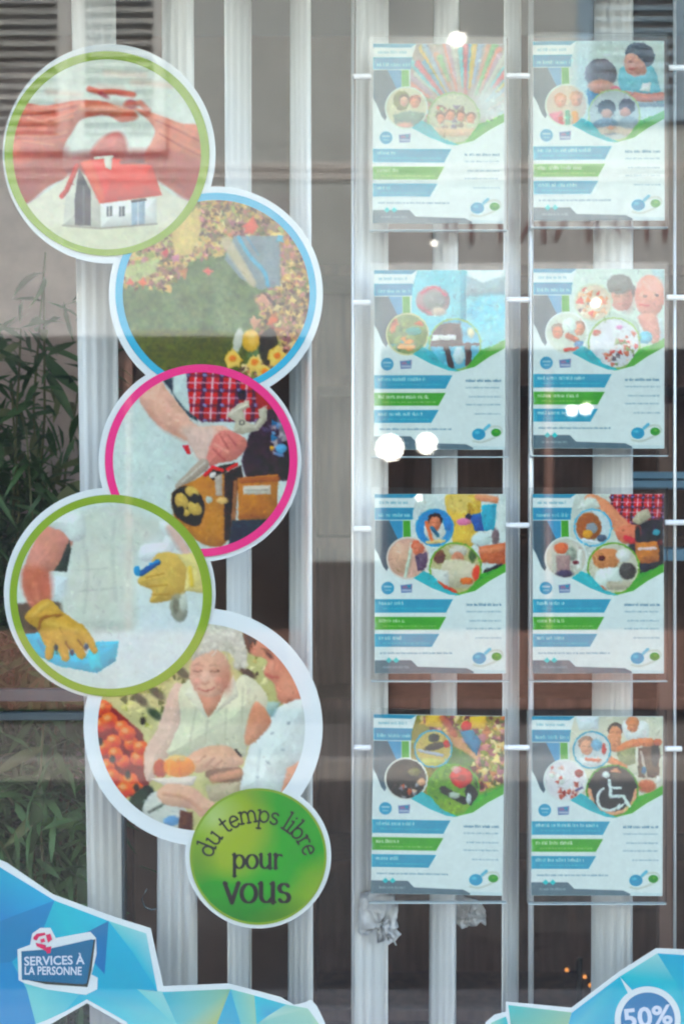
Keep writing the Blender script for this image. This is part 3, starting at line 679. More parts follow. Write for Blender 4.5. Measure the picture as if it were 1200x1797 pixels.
def pic_leaves():
    c = Canvas(208, 344, 548, 684, 1.5, (96, 122, 84), 180, 320, 3, 2); c.form = 0.25
    c.noise(90, 22); c.noise(24, 18, (1, 1, .8)); c.G([(60, 810), (700, 800), (760, 900), (640, 1120), (60, 1120)], (98, 100, 42), 40, .9, True); c.noise(14, 22, (1, 1, .6))
    reg = [(90, 560), (90, 400), (240, 330), (400, 200), (470, 60), (700, 50), (950, 180), (1110, 400), (1110, 700), (1000, 920), (820, 1060), (700, 1000), (860, 900), (800, 780), (850, 700), (800, 600), (930, 560), (920, 300), (680, 290), (600, 400), (460, 400), (430, 470), (350, 560), (250, 560)]
    c.G([(90, 520), (110, 380), (260, 340), (430, 120), (600, 60), (640, 330), (440, 400), (350, 540), (200, 530)], (206, 196, 136), 26, .9)
    c.G([(640, 60), (1000, 200), (1110, 500), (1060, 820), (850, 1010), (860, 760), (800, 600), (930, 560), (920, 290), (640, 280)], (158, 130, 106), 26, .9)
    c.leaves(reg, 330, 40, AUT, 5); c.leaves(reg, 900, 20, [(200, 168, 110), (150, 110, 90), (112, 84, 66), (222, 190, 130), (176, 150, 110), (130, 130, 80), (90, 70, 60), (190, 130, 120)], 4)
    c.G([(690, 280), (930, 278), (936, 540), (830, 566), (720, 500), (640, 400)], (128, 148, 156), 8)
    c.G([(850, 290), (935, 320), (930, 540), (830, 500)], (140, 160, 175), 20, .6); c.L([(715, 285), (770, 380), (850, 470), (870, 540)], 20, (86, 176, 212), 8, .85, True); c.L([(760, 285), (820, 380)], 10, (96, 150, 180), 6, .7)
    c.L([(650, 310), (720, 420), (790, 530)], 60, (198, 186, 158), 16, .9, True, 40)
    c.G([(360, 250), (500, 120), (520, 240), (470, 380), (380, 390)], (232, 208, 140), 14, .85); c.G([(120, 440), (300, 400), (280, 470), (170, 520), (120, 520)], (190, 205, 150), 14, .8)
    for x, y, r, k in ((550, 465, 26, (222, 110, 104)), (330, 370, 24, (214, 90, 100)), (380, 405, 26, (206, 140, 160)), (210, 525, 26, (226, 110, 84)), (140, 520, 20, (216, 100, 90)), (790, 235, 42, (220, 96, 86)), (930, 290, 26, (96, 176, 206)), (900, 720, 34, (222, 120, 90)), (890, 775, 12, (206, 50, 90)), (850, 620, 44, (214, 158, 136)), (790, 725, 34, (224, 170, 140))):
        c.leaves([(x - r * .4, y - r * .4), (x + r * .4, y - r * .4), (x + r * .4, y + r * .4), (x - r * .4, y + r * .4)], 3, r * 1.1, [k], 5)
    c.G([(840, 790), (900, 770), (930, 900), (860, 960), (820, 880)], (50, 48, 34), 12, .9, True); c.L([(905, 640), (870, 600)], 16, (60, 40, 46), 6, .8)
    c.E(712, 832, 24, 66, (212, 212, 206), 8, .95, 12); c.E(780, 832, 46, 60, (224, 178, 84), 8); c.E(788, 820, 24, 36, (238, 198, 116), 12, .8)
    for x, y in ((680, 930), (795, 950), (915, 915), (850, 1000)):
        c.leaves([(x - 8, y - 8), (x + 8, y - 8), (x + 8, y + 8), (x - 8, y + 8)], 4, 56, [(236, 190, 92), (240, 204, 120)], 5, .95, .7); c.E(x + 4, y - 4, 18, 16, (232, 116, 40), 12, .85)
    c.noise(12, 12); return c
def plaid(c, pts, w, h):
    c.mask_poly(pts)
    x0, y0, x1, y1 = w[0], h[0], w[1], h[1]
    c.G([(x0, y0), (x1, y0), (x1, y1), (x0, y1)], (202, 30, 58), 2)
    st = (x1 - x0) / 5.2
    for k in range(8):
        x = x0 + st * (k + .2); c.L([(x, y0), (x - st * .25, y1)], st * .26, (58, 34, 84), 6, .75); c.L([(x + st * .5, y0), (x + st * .3, y1)], st * .13, (226, 210, 216), 5, .85)
    yy = (y1 - y0) / 3.4
    for k in range(6):
        y = y0 + yy * (k + .3); c.L([(x0, y), (x1, y + yy * .1)], yy * .22, (80, 36, 76), 6, .6); c.L([(x0, y + yy * .5), (x1, y + yy * .55)], yy * .12, (220, 190, 200), 5, .7)
        for i in range(8): c.E(x0 + st * (i + .2), y, st * .13, yy * .12, (130, 150, 200), 5, .8)
    c.clip = None
def pic_tools():
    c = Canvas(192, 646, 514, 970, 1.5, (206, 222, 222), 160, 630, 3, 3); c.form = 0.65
    c.noise(200, 12); c.E(250, 560, 160, 260, (212, 228, 228), 120, .8)
    c.G([(360, 90), (560, 60), (560, 330), (480, 280), (420, 170)], (70, 80, 96), 10); c.G([(430, 80), (510, 70), (540, 290), (500, 270), (430, 180)], (206, 222, 224), 10)
    plaid(c, [(500, 60), (920, 60), (1000, 260), (930, 330), (580, 330), (520, 280)], (490, 960), (60, 330))
    c.G([(860, 150), (930, 190), (960, 280), (880, 280)], (170, 20, 36), 14, .9); c.E(795, 190, 24, 30, (30, 30, 60), 10, .8)
    c.G([(900, 270), (1060, 240), (1060, 640), (820, 640), (790, 540), (830, 400)], (62, 44, 62), 10); c.leaves([(910, 290), (1040, 270), (1040, 520), (930, 520)], 16, 30, [(110, 150, 200), (180, 170, 180), (80, 70, 100), (50, 120, 170)], 6)
    c.E(1000, 470, 30, 24, (100, 172, 220), 8); c.E(950, 470, 10, 14, (220, 170, 80), 5); c.G([(980, 300), (1060, 280), (1060, 430), (990, 420)], (160, 156, 166), 16, .6)
    c.G([(250, 190), (360, 120), (400, 160), (480, 260), (560, 350), (690, 350), (740, 400), (700, 470), (600, 540), (560, 520), (500, 430), (380, 370), (300, 290)], (230, 184, 168), 8, 1, True)
    c.G([(480, 360), (640, 360), (640, 480), (570, 530), (500, 440)], (226, 206, 200), 40, .7, True); c.L([(300, 270), (380, 360), (490, 420)], 26, (212, 158, 142), 22, .6, True)
    c.G([(620, 470), (660, 390), (730, 375), (810, 420), (815, 470), (760, 530), (690, 545), (610, 560)], (218, 136, 128), 8, 1, True)
    for a, b2 in (((680, 400), (720, 470)), ((720, 400), (760, 450)), ((640, 470), (700, 530))): c.L([a, b2], 10, (176, 92, 92), 8, .7)
    c.L([(650, 450), (720, 490)], 16, (236, 170, 158), 10, .7)
    c.G([(730, 270), (775, 235), (830, 215), (835, 255), (800, 270), (815, 330), (860, 345), (885, 310), (880, 265), (925, 240), (925, 320), (880, 375), (800, 395), (745, 385), (760, 330), (715, 300)], (196, 190, 174), 6); c.E(793, 335, 16, 16, (110, 110, 110), 5); c.E(793, 335, 9, 9, (200, 196, 180), 4); c.L([(740, 280), (820, 240)], 10, (226, 222, 208), 6)
    c.L([(590, 555), (465, 670)], 62, (176, 164, 152), 6, 1, False, 48); c.L([(600, 545), (480, 650)], 14, (206, 200, 190), 8, .7)
    c.G([(480, 455), (510, 450), (525, 500), (505, 500)], (204, 20, 60), 5)
    c.G([(540, 640), (620, 600), (760, 610), (760, 700), (730, 900), (690, 985), (580, 970), (460, 870), (430, 800), (430, 700)], (190, 128, 66), 8, 1, True); c.E(630, 850, 90, 110, (204, 142, 78), 60, .7)
    c.G([(700, 600), (790, 560), (800, 620), (760, 720), (730, 950), (700, 960), (700, 700)], (58, 44, 40), 8); c.L([(760, 650), (745, 940)], 24, (150, 104, 78), 8)
    c.G([(600, 590), (680, 560), (770, 545), (700, 600), (640, 640)], (40, 34, 36), 6); c.L([(600, 610), (640, 570), (690, 585)], 20, (210, 30, 60), 6); c.L([(720, 580), (765, 555)], 18, (226, 56, 60), 6); c.E(640, 610, 20, 14, (228, 222, 220), 5, 1, -40); c.G([(650, 620), (690, 600), (690, 720), (655, 720)], (188, 176, 164), 6)
    c.G([(430, 700), (520, 670), (590, 740), (590, 830), (540, 880), (440, 820)], (54, 48, 44), 8, 1, True)
    for x, y, rx, ry, an in ((475, 750, 34, 46, -20), (530, 700, 40, 26, 30), (545, 785, 44, 32, 50), (500, 810, 22, 18, 0)): c.E(x, y, rx, ry, (214, 182, 106), 6, .95, an)
    for x, y in ((545, 735), (470, 800), (560, 850)): c.E(x, y, 20, 26, (36, 34, 36), 8)
    c.E(690, 745, 30, 18, (226, 190, 130), 8); c.E(620, 740, 18, 18, (190, 200, 190), 8)
    c.G([(770, 625), (985, 605), (975, 860), (775, 850)], (192, 126, 64), 6); c.L([(790, 640), (980, 630)], 30, (160, 92, 52), 10, .8); c.G([(800, 668), (945, 664), (945, 712), (800, 712)], (206, 200, 188), 5); c.L([(815, 690), (930, 690)], 8, (150, 150, 146), 6, .7); c.L([(780, 830), (970, 830)], 20, (150, 90, 44), 10, .7)
    c.G([(740, 850), (1000, 840), (960, 930), (860, 1010), (720, 1000)], (44, 60, 74), 8); c.noise(16, 12); return c
def pic_gloves():
    c = Canvas(22, 874, 366, 1218, 1.5, (216, 228, 228), 0, 840, 3, 4); c.form = 0.65
    c.noise(220, 10); c.E(850, 900, 300, 250, (222, 234, 240), 160, .9)
    c.G([(60, 660), (330, 640), (340, 800), (120, 830)], (104, 90, 82), 14); c.G([(240, 500), (360, 520), (350, 660), (250, 640)], (216, 230, 236), 12)
    c.G([(390, 260), (540, 140), (700, 180), (880, 250), (740, 360), (710, 500), (720, 760), (620, 800), (470, 790), (330, 690), (370, 500)], (212, 220, 214), 40, 1, True)
    c.E(520, 540, 130, 200, (218, 222, 214), 100, .8); c.L([(400, 480), (560, 470)], 8, (190, 196, 188), 10, .5); c.L([(420, 590), (640, 570)], 10, (192, 198, 190), 12, .5)
    c.E(560, 780, 110, 24, (186, 194, 190), 40, .7)
    c.G([(250, 240), (380, 300), (355, 400), (300, 480), (255, 500), (265, 640), (180, 690), (118, 560), (150, 400)], (212, 150, 136), 10, 1, True); c.G([(130, 470), (260, 490), (265, 640), (180, 690), (120, 570)], (202, 118, 98), 40, .85, True); c.L([(190, 560), (200, 640)], 30, (222, 140, 118), 26, .7)
    c.G([(240, 236), (300, 190), (430, 180), (450, 300), (380, 330), (330, 280)], (220, 230, 230), 10, 1, True); c.G([(840, 230), (960, 240), (1010, 330), (960, 380), (880, 330)], (222, 232, 234), 12, 1, True)
    for p_ in ([(430, 300), (460, 480), (440, 700)], [(600, 220), (590, 420), (610, 640)], [(690, 300), (670, 520)]): c.L(p_, 12, (186, 194, 190), 20, .55, True)
    c.G([(365, 320), (375, 370), (352, 492), (285, 486), (320, 430)], (72, 78, 78), 8)
    c.G([(130, 820), (240, 805), (300, 900), (450, 935), (505, 860), (625, 856), (610, 960), (510, 1024), (300, 985), (180, 920)], (0, 190, 226), 6); c.G([(460, 930), (520, 920), (540, 1000), (480, 1010)], (90, 214, 232), 14, .8); c.L([(200, 850), (250, 930)], 16, (0, 150, 196), 10, .7); c.L([(530, 880), (600, 870)], 20, (40, 205, 236), 10, .8)
    GL = (206, 166, 88)
    c.G([(130, 730), (200, 655), (260, 636), (330, 700), (400, 750), (455, 800), (440, 880), (330, 900), (240, 880), (200, 800)], GL, 6, 1, True)
    for p_, w0, w1 in (([(275, 830), (258, 935)], 58, 44), ([(310, 840), (345, 940)], 62, 46), ([(375, 820), (428, 930)], 64, 46), ([(420, 790), (470, 850), (498, 905)], 54, 34)): c.L(p_, w0, GL, 6, 1, True, w1)
    for p_ in ([(292, 870), (300, 920)], [(345, 860), (382, 925)], [(410, 850), (452, 905)]): c.L(p_, 9, (120, 84, 40), 8, .8)
    for x, y in ((295, 890), (380, 915), (455, 885)): c.E(x, y, 12, 16, (24, 60, 90), 8, .8)
    c.L([(205, 790), (225, 735), (320, 718)], 16, (150, 96, 50), 10, .8, True); c.L([(250, 760), (330, 780), (400, 800)], 30, (220, 186, 110), 24, .6, True); c.L([(170, 720), (250, 660)], 26, (216, 184, 112), 18, .6)
    c.G([(740, 430), (750, 350), (850, 335), (870, 300), (920, 330), (880, 420)], (228, 236, 240), 10, 1, True); c.L([(900, 260), (990, 400)], 50, (216, 170, 158), 24, .7)
    c.G([(725, 545), (780, 470), (830, 395), (930, 395), (985, 450), (975, 600), (880, 645), (790, 650), (800, 590)], (214, 182, 108), 8, 1, True)
    for p_ in ([(770, 520), (860, 500)], [(770, 570), (880, 560)], [(800, 610), (890, 610)]): c.L(p_, 8, (176, 134, 66), 8, .7)
    c.G([(930, 400), (1080, 385), (1080, 605), (970, 590), (985, 470)], (226, 212, 150), 8); c.L([(1000, 470), (1010, 560)], 22, (220, 190, 80), 16, .8)
    c.L([(745, 500), (830, 440)], 30, (0, 96, 160), 6); c.E(722, 485, 18, 26, (20, 150, 210), 6); c.L([(790, 450), (835, 435)], 14, (30, 150, 215), 6)
    c.E(940, 680, 46, 76, (150, 152, 134), 10, .85, -8); c.E(965, 650, 20, 50, (216, 224, 216), 10, .8); c.E(925, 670, 16, 40, (108, 108, 96), 10, .7); c.noise(20, 5); return c
def pic_market():
    c = Canvas(166, 1090, 540, 1464, 1.6, (206, 200, 150), 140, 1060, 2.727, 5); c.form = 0.6
    c.noise(60, 26, (1, 1, .7)); c.leaves([(200, 380), (520, 320), (420, 560), (330, 640), (180, 480)], 60, 26, [(206, 204, 136), (176, 182, 96), (222, 214, 160), (96, 104, 70)], 6)
    for x, y in ((290, 460), (370, 430), (360, 530), (490, 330)): c.E(x, y, 44, 20, (60, 72, 66), 14, .85, 40)
    c.G([(740, 100), (1100, 100), (1100, 520), (900, 540), (760, 330)], (176, 184, 128), 20); c.leaves([(760, 120), (880, 160), (900, 420), (780, 330)], 26, 26, [(206, 210, 160), (120, 132, 70), (60, 62, 50), (190, 180, 120)], 6); c.E(800, 330, 46, 16, (34, 36, 32), 10, .9, 30)
    c.G([(60, 440), (140, 480), (300, 620), (330, 860), (300, 960), (60, 800)], (136, 36, 26), 10)
    rr = np.random.default_rng(4)
    for x, y in ((110, 500), (95, 580), (140, 560), (200, 590), (160, 660), (245, 670), (110, 690), (205, 755), (280, 740), (130, 780), (225, 620), (290, 690), (170, 720), (180, 850), (240, 850), (275, 890), (215, 890), (150, 830)):
        r = 38 * rr.uniform(.85, 1.1); c.E(x, y, r, r * .95, (234, 108, 48), 6); c.E(x + 12, y + 20, r * .6, r * .4, (196, 60, 36), 18, .6); c.E(x - 10, y - 12, r * .45, r * .35, (248, 176, 130), 14, .85)
    for x, y in ((155, 745), (230, 820), (270, 880), (300, 560), (95, 660)): c.E(x, y, 14, 20, (44, 40, 34), 8, .9)
    c.G([(250, 920), (330, 870), (380, 960), (330, 1040), (240, 980)], (52, 66, 60), 12, 1, True)
    c.G([(300, 1000), (360, 900), (480, 960), (540, 1060), (420, 1110)], (204, 208, 204), 10, 1, True); c.L([(330, 1000), (400, 960)], 14, (70, 76, 76), 8, .8); c.E(440, 1040, 40, 24, (110, 156, 200), 10); c.G([(480, 990), (540, 1000), (540, 1090), (470, 1080)], (96, 62, 52), 10)
    # grey-haired woman at a market table
    c.G([(470, 380), (430, 420), (370, 600), (310, 700), (310, 830), (345, 850), (400, 760), (470, 680), (500, 560), (520, 420)], (218, 190, 176), 8, 1, True)
    c.G([(500, 380), (560, 360), (700, 420), (780, 340), (870, 400), (900, 480), (850, 580), (800, 690), (760, 740), (440, 730), (440, 660), (480, 560), (470, 440)], (216, 218, 196), 8, 1, True)
    for p_ in ([(560, 470), (520, 690)], [(610, 560), (590, 720)], [(700, 500), (690, 690)], [(780, 400), (770, 640)], [(840, 440), (790, 600)]): c.L(p_, 9, (188, 190, 168), 10, .6)
    c.G([(545, 380), (560, 450), (615, 545), (690, 460), (710, 380)], (206, 150, 130), 8); c.G([(700, 400), (735, 340), (760, 440), (720, 470), (640, 530)], (222, 224, 206), 6); c.G([(545, 370), (500, 430), (560, 500), (610, 550), (580, 470)], (224, 226, 210), 6)
    c.E(622, 330, 98, 118, (212, 170, 152), 8); c.E(600, 370, 60, 70, (224, 184, 166), 40, .8); c.E(700, 370, 30, 60, (182, 122, 106), 30, .7)
    c.G([(535, 270), (560, 170), (600, 110), (690, 90), (770, 130), (800, 220), (790, 300), (740, 310), (735, 250), (660, 220), (580, 240)], (208, 210, 198), 10, 1, True)
    for k in range(14): a = rr.uniform(0, 6.28); c.L([(690 + 90 * math.cos(a) * .4, 180 + 70 * math.sin(a) * .4), (690 + 95 * math.cos(a), 185 + 80 * math.sin(a))], 8, (184, 184, 172) if k % 2 else (226, 228, 220), 8, .6)
    c.leaves([(545, 260), (570, 170), (610, 110), (690, 92), (770, 135), (798, 220), (788, 300), (745, 300), (735, 245), (660, 215), (585, 235)], 150, 22, [(216, 218, 210), (200, 200, 190), (188, 187, 178), (226, 228, 222), (206, 206, 196)], 8, .45, .8)
    for x in (565, 645): c.L([(x - 24, 296), (x, 290), (x + 24, 298)], 9, (178, 136, 122), 8, .6); c.L([(x - 18, 322), (x, 326), (x + 18, 321)], 8, (104, 72, 66), 7, .75); c.E(x, 318, 24, 14, (186, 134, 118), 14, .45); c.E(x, 340, 26, 8, (188, 138, 124), 10, .4)
    c.E(598, 350, 22, 34, (228, 192, 176), 14, .7); c.L([(584, 378), (600, 384), (616, 376)], 9, (180, 122, 108), 8, .6, True); c.L([(568, 406), (604, 418), (644, 402)], 9, (172, 92, 88), 7, .7, True); c.L([(556, 380), (550, 412)], 7, (186, 132, 116), 9, .5); c.L([(656, 376), (662, 412)], 8, (176, 118, 102), 9, .5)
    c.E(560, 372, 20, 18, (226, 164, 150), 16, .6); c.E(660, 366, 20, 18, (212, 146, 132), 16, .6)
    # helper beside her
    c.G([(800, 110), (880, 150), (960, 200), (1010, 300), (1075, 400), (1085, 480), (960, 475), (930, 385), (880, 335), (895, 270), (820, 240), (790, 170)], (206, 138, 118), 8, 1, True)
    c.G([(780, 140), (830, 110), (870, 150), (820, 190), (810, 240)], (70, 56, 48), 10, .9, True); c.E(905, 245, 26, 10, (80, 46, 42), 8, .9, 40); c.L([(892, 338), (920, 352), (946, 352)], 11, (176, 84, 80), 8, .8); c.E(918, 300, 14, 22, (222, 160, 140), 12, .7); c.L([(870, 215), (910, 225)], 8, (90, 60, 50), 6, .7); c.leaves([(790, 120), (850, 110), (870, 160), (815, 230)], 30, 16, [(60, 46, 40), (96, 74, 60), (44, 34, 32)], 5); c.E(1000, 390, 46, 50, (216, 150, 128), 30, .8); c.L([(1000, 470), (1080, 470)], 20, (110, 62, 56), 14, .7)
    c.G([(1100, 470), (960, 490), (900, 560), (830, 640), (790, 760), (760, 900), (950, 930), (1000, 790), (1100, 740)], (216, 226, 228), 8, 1, True); c.G([(900, 470), (960, 470), (930, 540), (880, 560)], (150, 190, 200), 12, .8)
    for x, y in ((920, 620), (1000, 570), (900, 760), (970, 700), (850, 830)): c.E(x, y, 9, 7, (150, 166, 176), 6, .7)
    c.L([(860, 700), (840, 880)], 12, (190, 202, 206), 14, .6); c.G([(990, 790), (1060, 750), (1050, 830), (960, 920)], (218, 160, 134), 10)
    c.G([(840, 470), (915, 560), (860, 640), (800, 680), (790, 620)], (210, 148, 122), 10, 1, True)
    c.G([(620, 790), (700, 770), (770, 790), (760, 860), (640, 850), (600, 820)], (120, 86, 74), 12, .9, True); c.G([(600, 870), (770, 850), (760, 940), (620, 950)], (192, 180, 156), 10)
    c.G([(510, 740), (590, 690), (700, 680), (780, 740), (760, 780), (640, 790), (570, 810), (530, 790)], (216, 172, 148), 7, 1, True)
    for p_ in ([(560, 760), (600, 730)], [(600, 780), (640, 740)], [(640, 785), (680, 750)]): c.L(p_, 8, (168, 116, 96), 8, .7)
    c.L([(640, 840), (760, 810)], 40, (196, 140, 114), 12, .9); c.L([(745, 700), (770, 730)], 10, (40, 36, 36), 5)
    c.E(385, 790, 34, 44, (176, 74, 44), 8); c.E(475, 782, 76, 52, (236, 142, 66), 7); c.E(470, 740, 40, 16, (222, 190, 130), 10, .9); c.L([(470, 750), (480, 830)], 14, (214, 112, 48), 10, .6); c.L([(430, 760), (425, 820)], 12, (244, 166, 96), 10, .7)
    c.G([(335, 838), (560, 826), (540, 872), (420, 880)], (226, 214, 206), 6)
    c.G([(370, 900), (430, 860), (540, 880), (600, 930), (660, 970), (590, 1025), (530, 985), (400, 960)], (224, 182, 162), 8, 1, True); c.L([(400, 910), (500, 930), (580, 990)], 14, (196, 144, 122), 14, .6, True)
    c.noise(16, 9); return c
# hand-drawn letters for the green disc: polylines in x-height units
def arc(cx, cy, rx, ry, a0, a1, n=12):
    return [(cx + rx * math.cos(R(a0 + (a1 - a0) * i / n)), cy + ry * math.sin(R(a0 + (a1 - a0) * i / n))) for i in range(n + 1)]
GLY = {
    'd': ([arc(.42, .48, .36, .46, 20, 380, 18), [(.80, 1.6), (.80, 0)], [(.62, 1.55), (.80, 1.6)], [(.8, 0), (.95, .03)]], 1.06),
    'u': ([[(.14, 1.0), (.14, .35)] + arc(.44, .35, .30, .33, 180, 330, 8), [(.80, 1.0), (.80, 0)], [(0, .97), (.14, 1)], [(.66, .97), (.8, 1)], [(.8, 0), (.95, .03)]], 1.06),
    't': ([[(.25, 1.35), (.25, .25)] + arc(.45, .25, .20, .22, 180, 300, 6), [(.02, .95), (.55, .95)]], .66),
    'e': ([[(.1, .55), (.76, .55)] + arc(.44, .5, .34, .48, 8, 320, 18)], .92),
    'm': ([[(.14, 1), (.14, 0)], arc(.42, .62, .28, .36, 170, 0, 8) + [(.70, 0)], arc(.98, .62, .28, .36, 170, 0, 8) + [(1.26, 0)], [(0, .97), (.14, 1)], [(0, .02), (.28, .02)], [(.57, .02), (.84, .02)], [(1.12, .02), (1.4, .02)]], 1.5),
    'p': ([[(.14, 1), (.14, -.55)], arc(.5, .48, .36, .46, 160, -160, 16), [(0, .97), (.14, 1)], [(0, -.53), (.3, -.53)]], 1.0),
    's': ([arc(.36, .74, .26, .22, 30, 250, 9) + arc(.36, .26, .28, .24, 80, -150, 10)], .76),
    'l': ([[(.18, 1.6), (.18, 0)], [(.03, 1.56), (.18, 1.6)], [(.02, .02), (.36, .02)]], .42),
    'i': ([[(.18, 1.0), (.18, 0)], [(.03, .97), (.18, 1)], [(.02, .02), (.36, .02)], [(.17, 1.38), (.19, 1.4)]], .42),
    'b': ([[(.16, 1.6), (.16, 0)], arc(.52, .48, .36, .46, 160, -160, 16), [(.02, 1.56), (.16, 1.6)]], 1.02),
    'r': ([[(.16, 1), (.16, 0)], arc(.46, .6, .30, .36, 170, 55, 6), [(.02, .97), (.16, 1)], [(.02, .02), (.34, .02)]], .70),
    'o': ([arc(.46, .48, .40, .48, 0, 360, 20)], 1.0),
    'v': ([[(.04, 1), (.44, 0)], [(.44, 0), (.80, 1)], [(0, 1), (.2, 1)], [(.68, 1), (.9, 1)]], .92),
    ' ': ([], .45)}
def write(c, text, cx, cy, h, col, radius=None, width=None, thick=.23, thin=.07):
    adv = sum(GLY[k][1] for k in text); k = 1.0 if width is None else width / (adv * h); x = -adv * h * k / 2
    for ch in text:
        st, ad = GLY[ch]
        for pl in st:
            q = []
            for gx, gy in pl:
                X, Y = x + gx * h * k, gy * h
                if radius:
                    a = (x + ad * h * k / 2) / radius; lx = (gx - ad / 2) * h * k; rr_ = radius + Y - h * .5
                    q.append((cx + rr_ * math.sin(a) + lx * math.cos(a), cy - rr_ * math.cos(a) + lx * math.sin(a)))
                else: q.append((cx + X, cy - Y))
            if radius: c.L(q, h * (thick + thin) / 2 * 1.05, col, 1.2, .95)
            else: c.L(q, h * thick, col, 1.2, .95, False, None, h * thin)
        x += ad * h * k
def pic_motto():
    c = Canvas(333, 1384, 573, 1624, 1.0, (134, 168, 40), 0, 0, 1, 6)
    c.noise(60, 16)
    c.E(530, 1440, 70, 40, (10, 160, 72), 60, .95, 50); c.E(490, 1500, 34, 90, (34, 164, 66), 50, .8, 40); c.E(380, 1580, 56, 40, (8, 158, 66), 50, .95, 30); c.E(470, 1560, 60, 30, (30, 166, 64), 50, .85, -30)
    c.E(374, 1444, 44, 30, (196, 222, 190), 50, .9, -45); c.E(400, 1470, 60, 30, (186, 196, 110), 60, .7, -40); c.E(400, 1500, 40, 40, (158, 184, 66), 50, .6); c.E(540, 1570, 50, 30, (140, 176, 66), 50, .7, -50)
    c.E(425, 1478, 50, 60, (170, 190, 84), 70, .6, -40); c.E(452, 1612, 90, 26, (70, 128, 24), 40, .7); c.E(345, 1520, 22, 60, (104, 150, 26), 40, .7)
    K = (30, 34, 20)
    write(c, 'du temps libre', 453, 1527, 21, K, 94, 246)
    write(c, 'pour', 452, 1525, 25, K, None, 88)
    write(c, 'vous', 452, 1585, 34, K, None, 118)
    return c

# ---------------------------------------------------------------- the posters: one layout, eight sets of pictures (units: 912 x 1260)
WHT = (226, 239, 242)
PHOTO = [(300, 0), (912, 0), (912, 492), (800, 560), (700, 625), (590, 700), (500, 690), (400, 640), (330, 560), (270, 420), (260, 260), (265, 120)]
def poster_base(seed, photo_bg, washed=0.0):
    c = Canvas(0, 0, 912, 1260, 4.2, WHT, 0, 0, 1, seed)
    c.G([(0, 0), (300, 0), (262, 28), (0, 26)], (20, 148, 184), 6); c.G([(0, 96), (300, 96), (290, 180), (0, 180)], (0, 146, 186), 5)
    c.G([(0, 186), (110, 186), (160, 270), (205, 360), (120, 470), (84, 540), (60, 510), (24, 420), (0, 380)], (78, 100, 116), 6)
    c.G([(100, 186), (196, 186), (196, 300), (170, 330), (140, 270)], (74, 154, 200), 6); c.G([(198, 186), (248, 186), (252, 300), (200, 310)], (88, 168, 52), 5); c.G([(250, 180), (300, 180), (300, 330), (256, 310)], (206, 226, 228), 6)
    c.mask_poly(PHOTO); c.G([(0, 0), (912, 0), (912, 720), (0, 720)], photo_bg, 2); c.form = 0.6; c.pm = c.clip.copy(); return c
def text_line(c, x0, x1, y, h, col, al, seed):
    r = np.random.default_rng(seed); x = x0; g = max(h * .42, 4.5)
    while x < x1:
        n = r.integers(3, 10)
        for _ in range(n):
            if x > x1: break
            t = r.uniform(.25, .5); hh = h * r.choice((.7, .7, 1.0)); c.L([(x, y + h * .35), (x, y + h * .35 - hh)], g * t * 1.5, col, 4, al)
            if r.random() < .6: c.L([(x, y + r.choice((-.3, 0, .3)) * h), (x + g * .8, y + r.choice((-.3, 0, .3)) * h)], g * t, col, 4, al * .9)
            x += g * 1.15
        x += g * 1.1
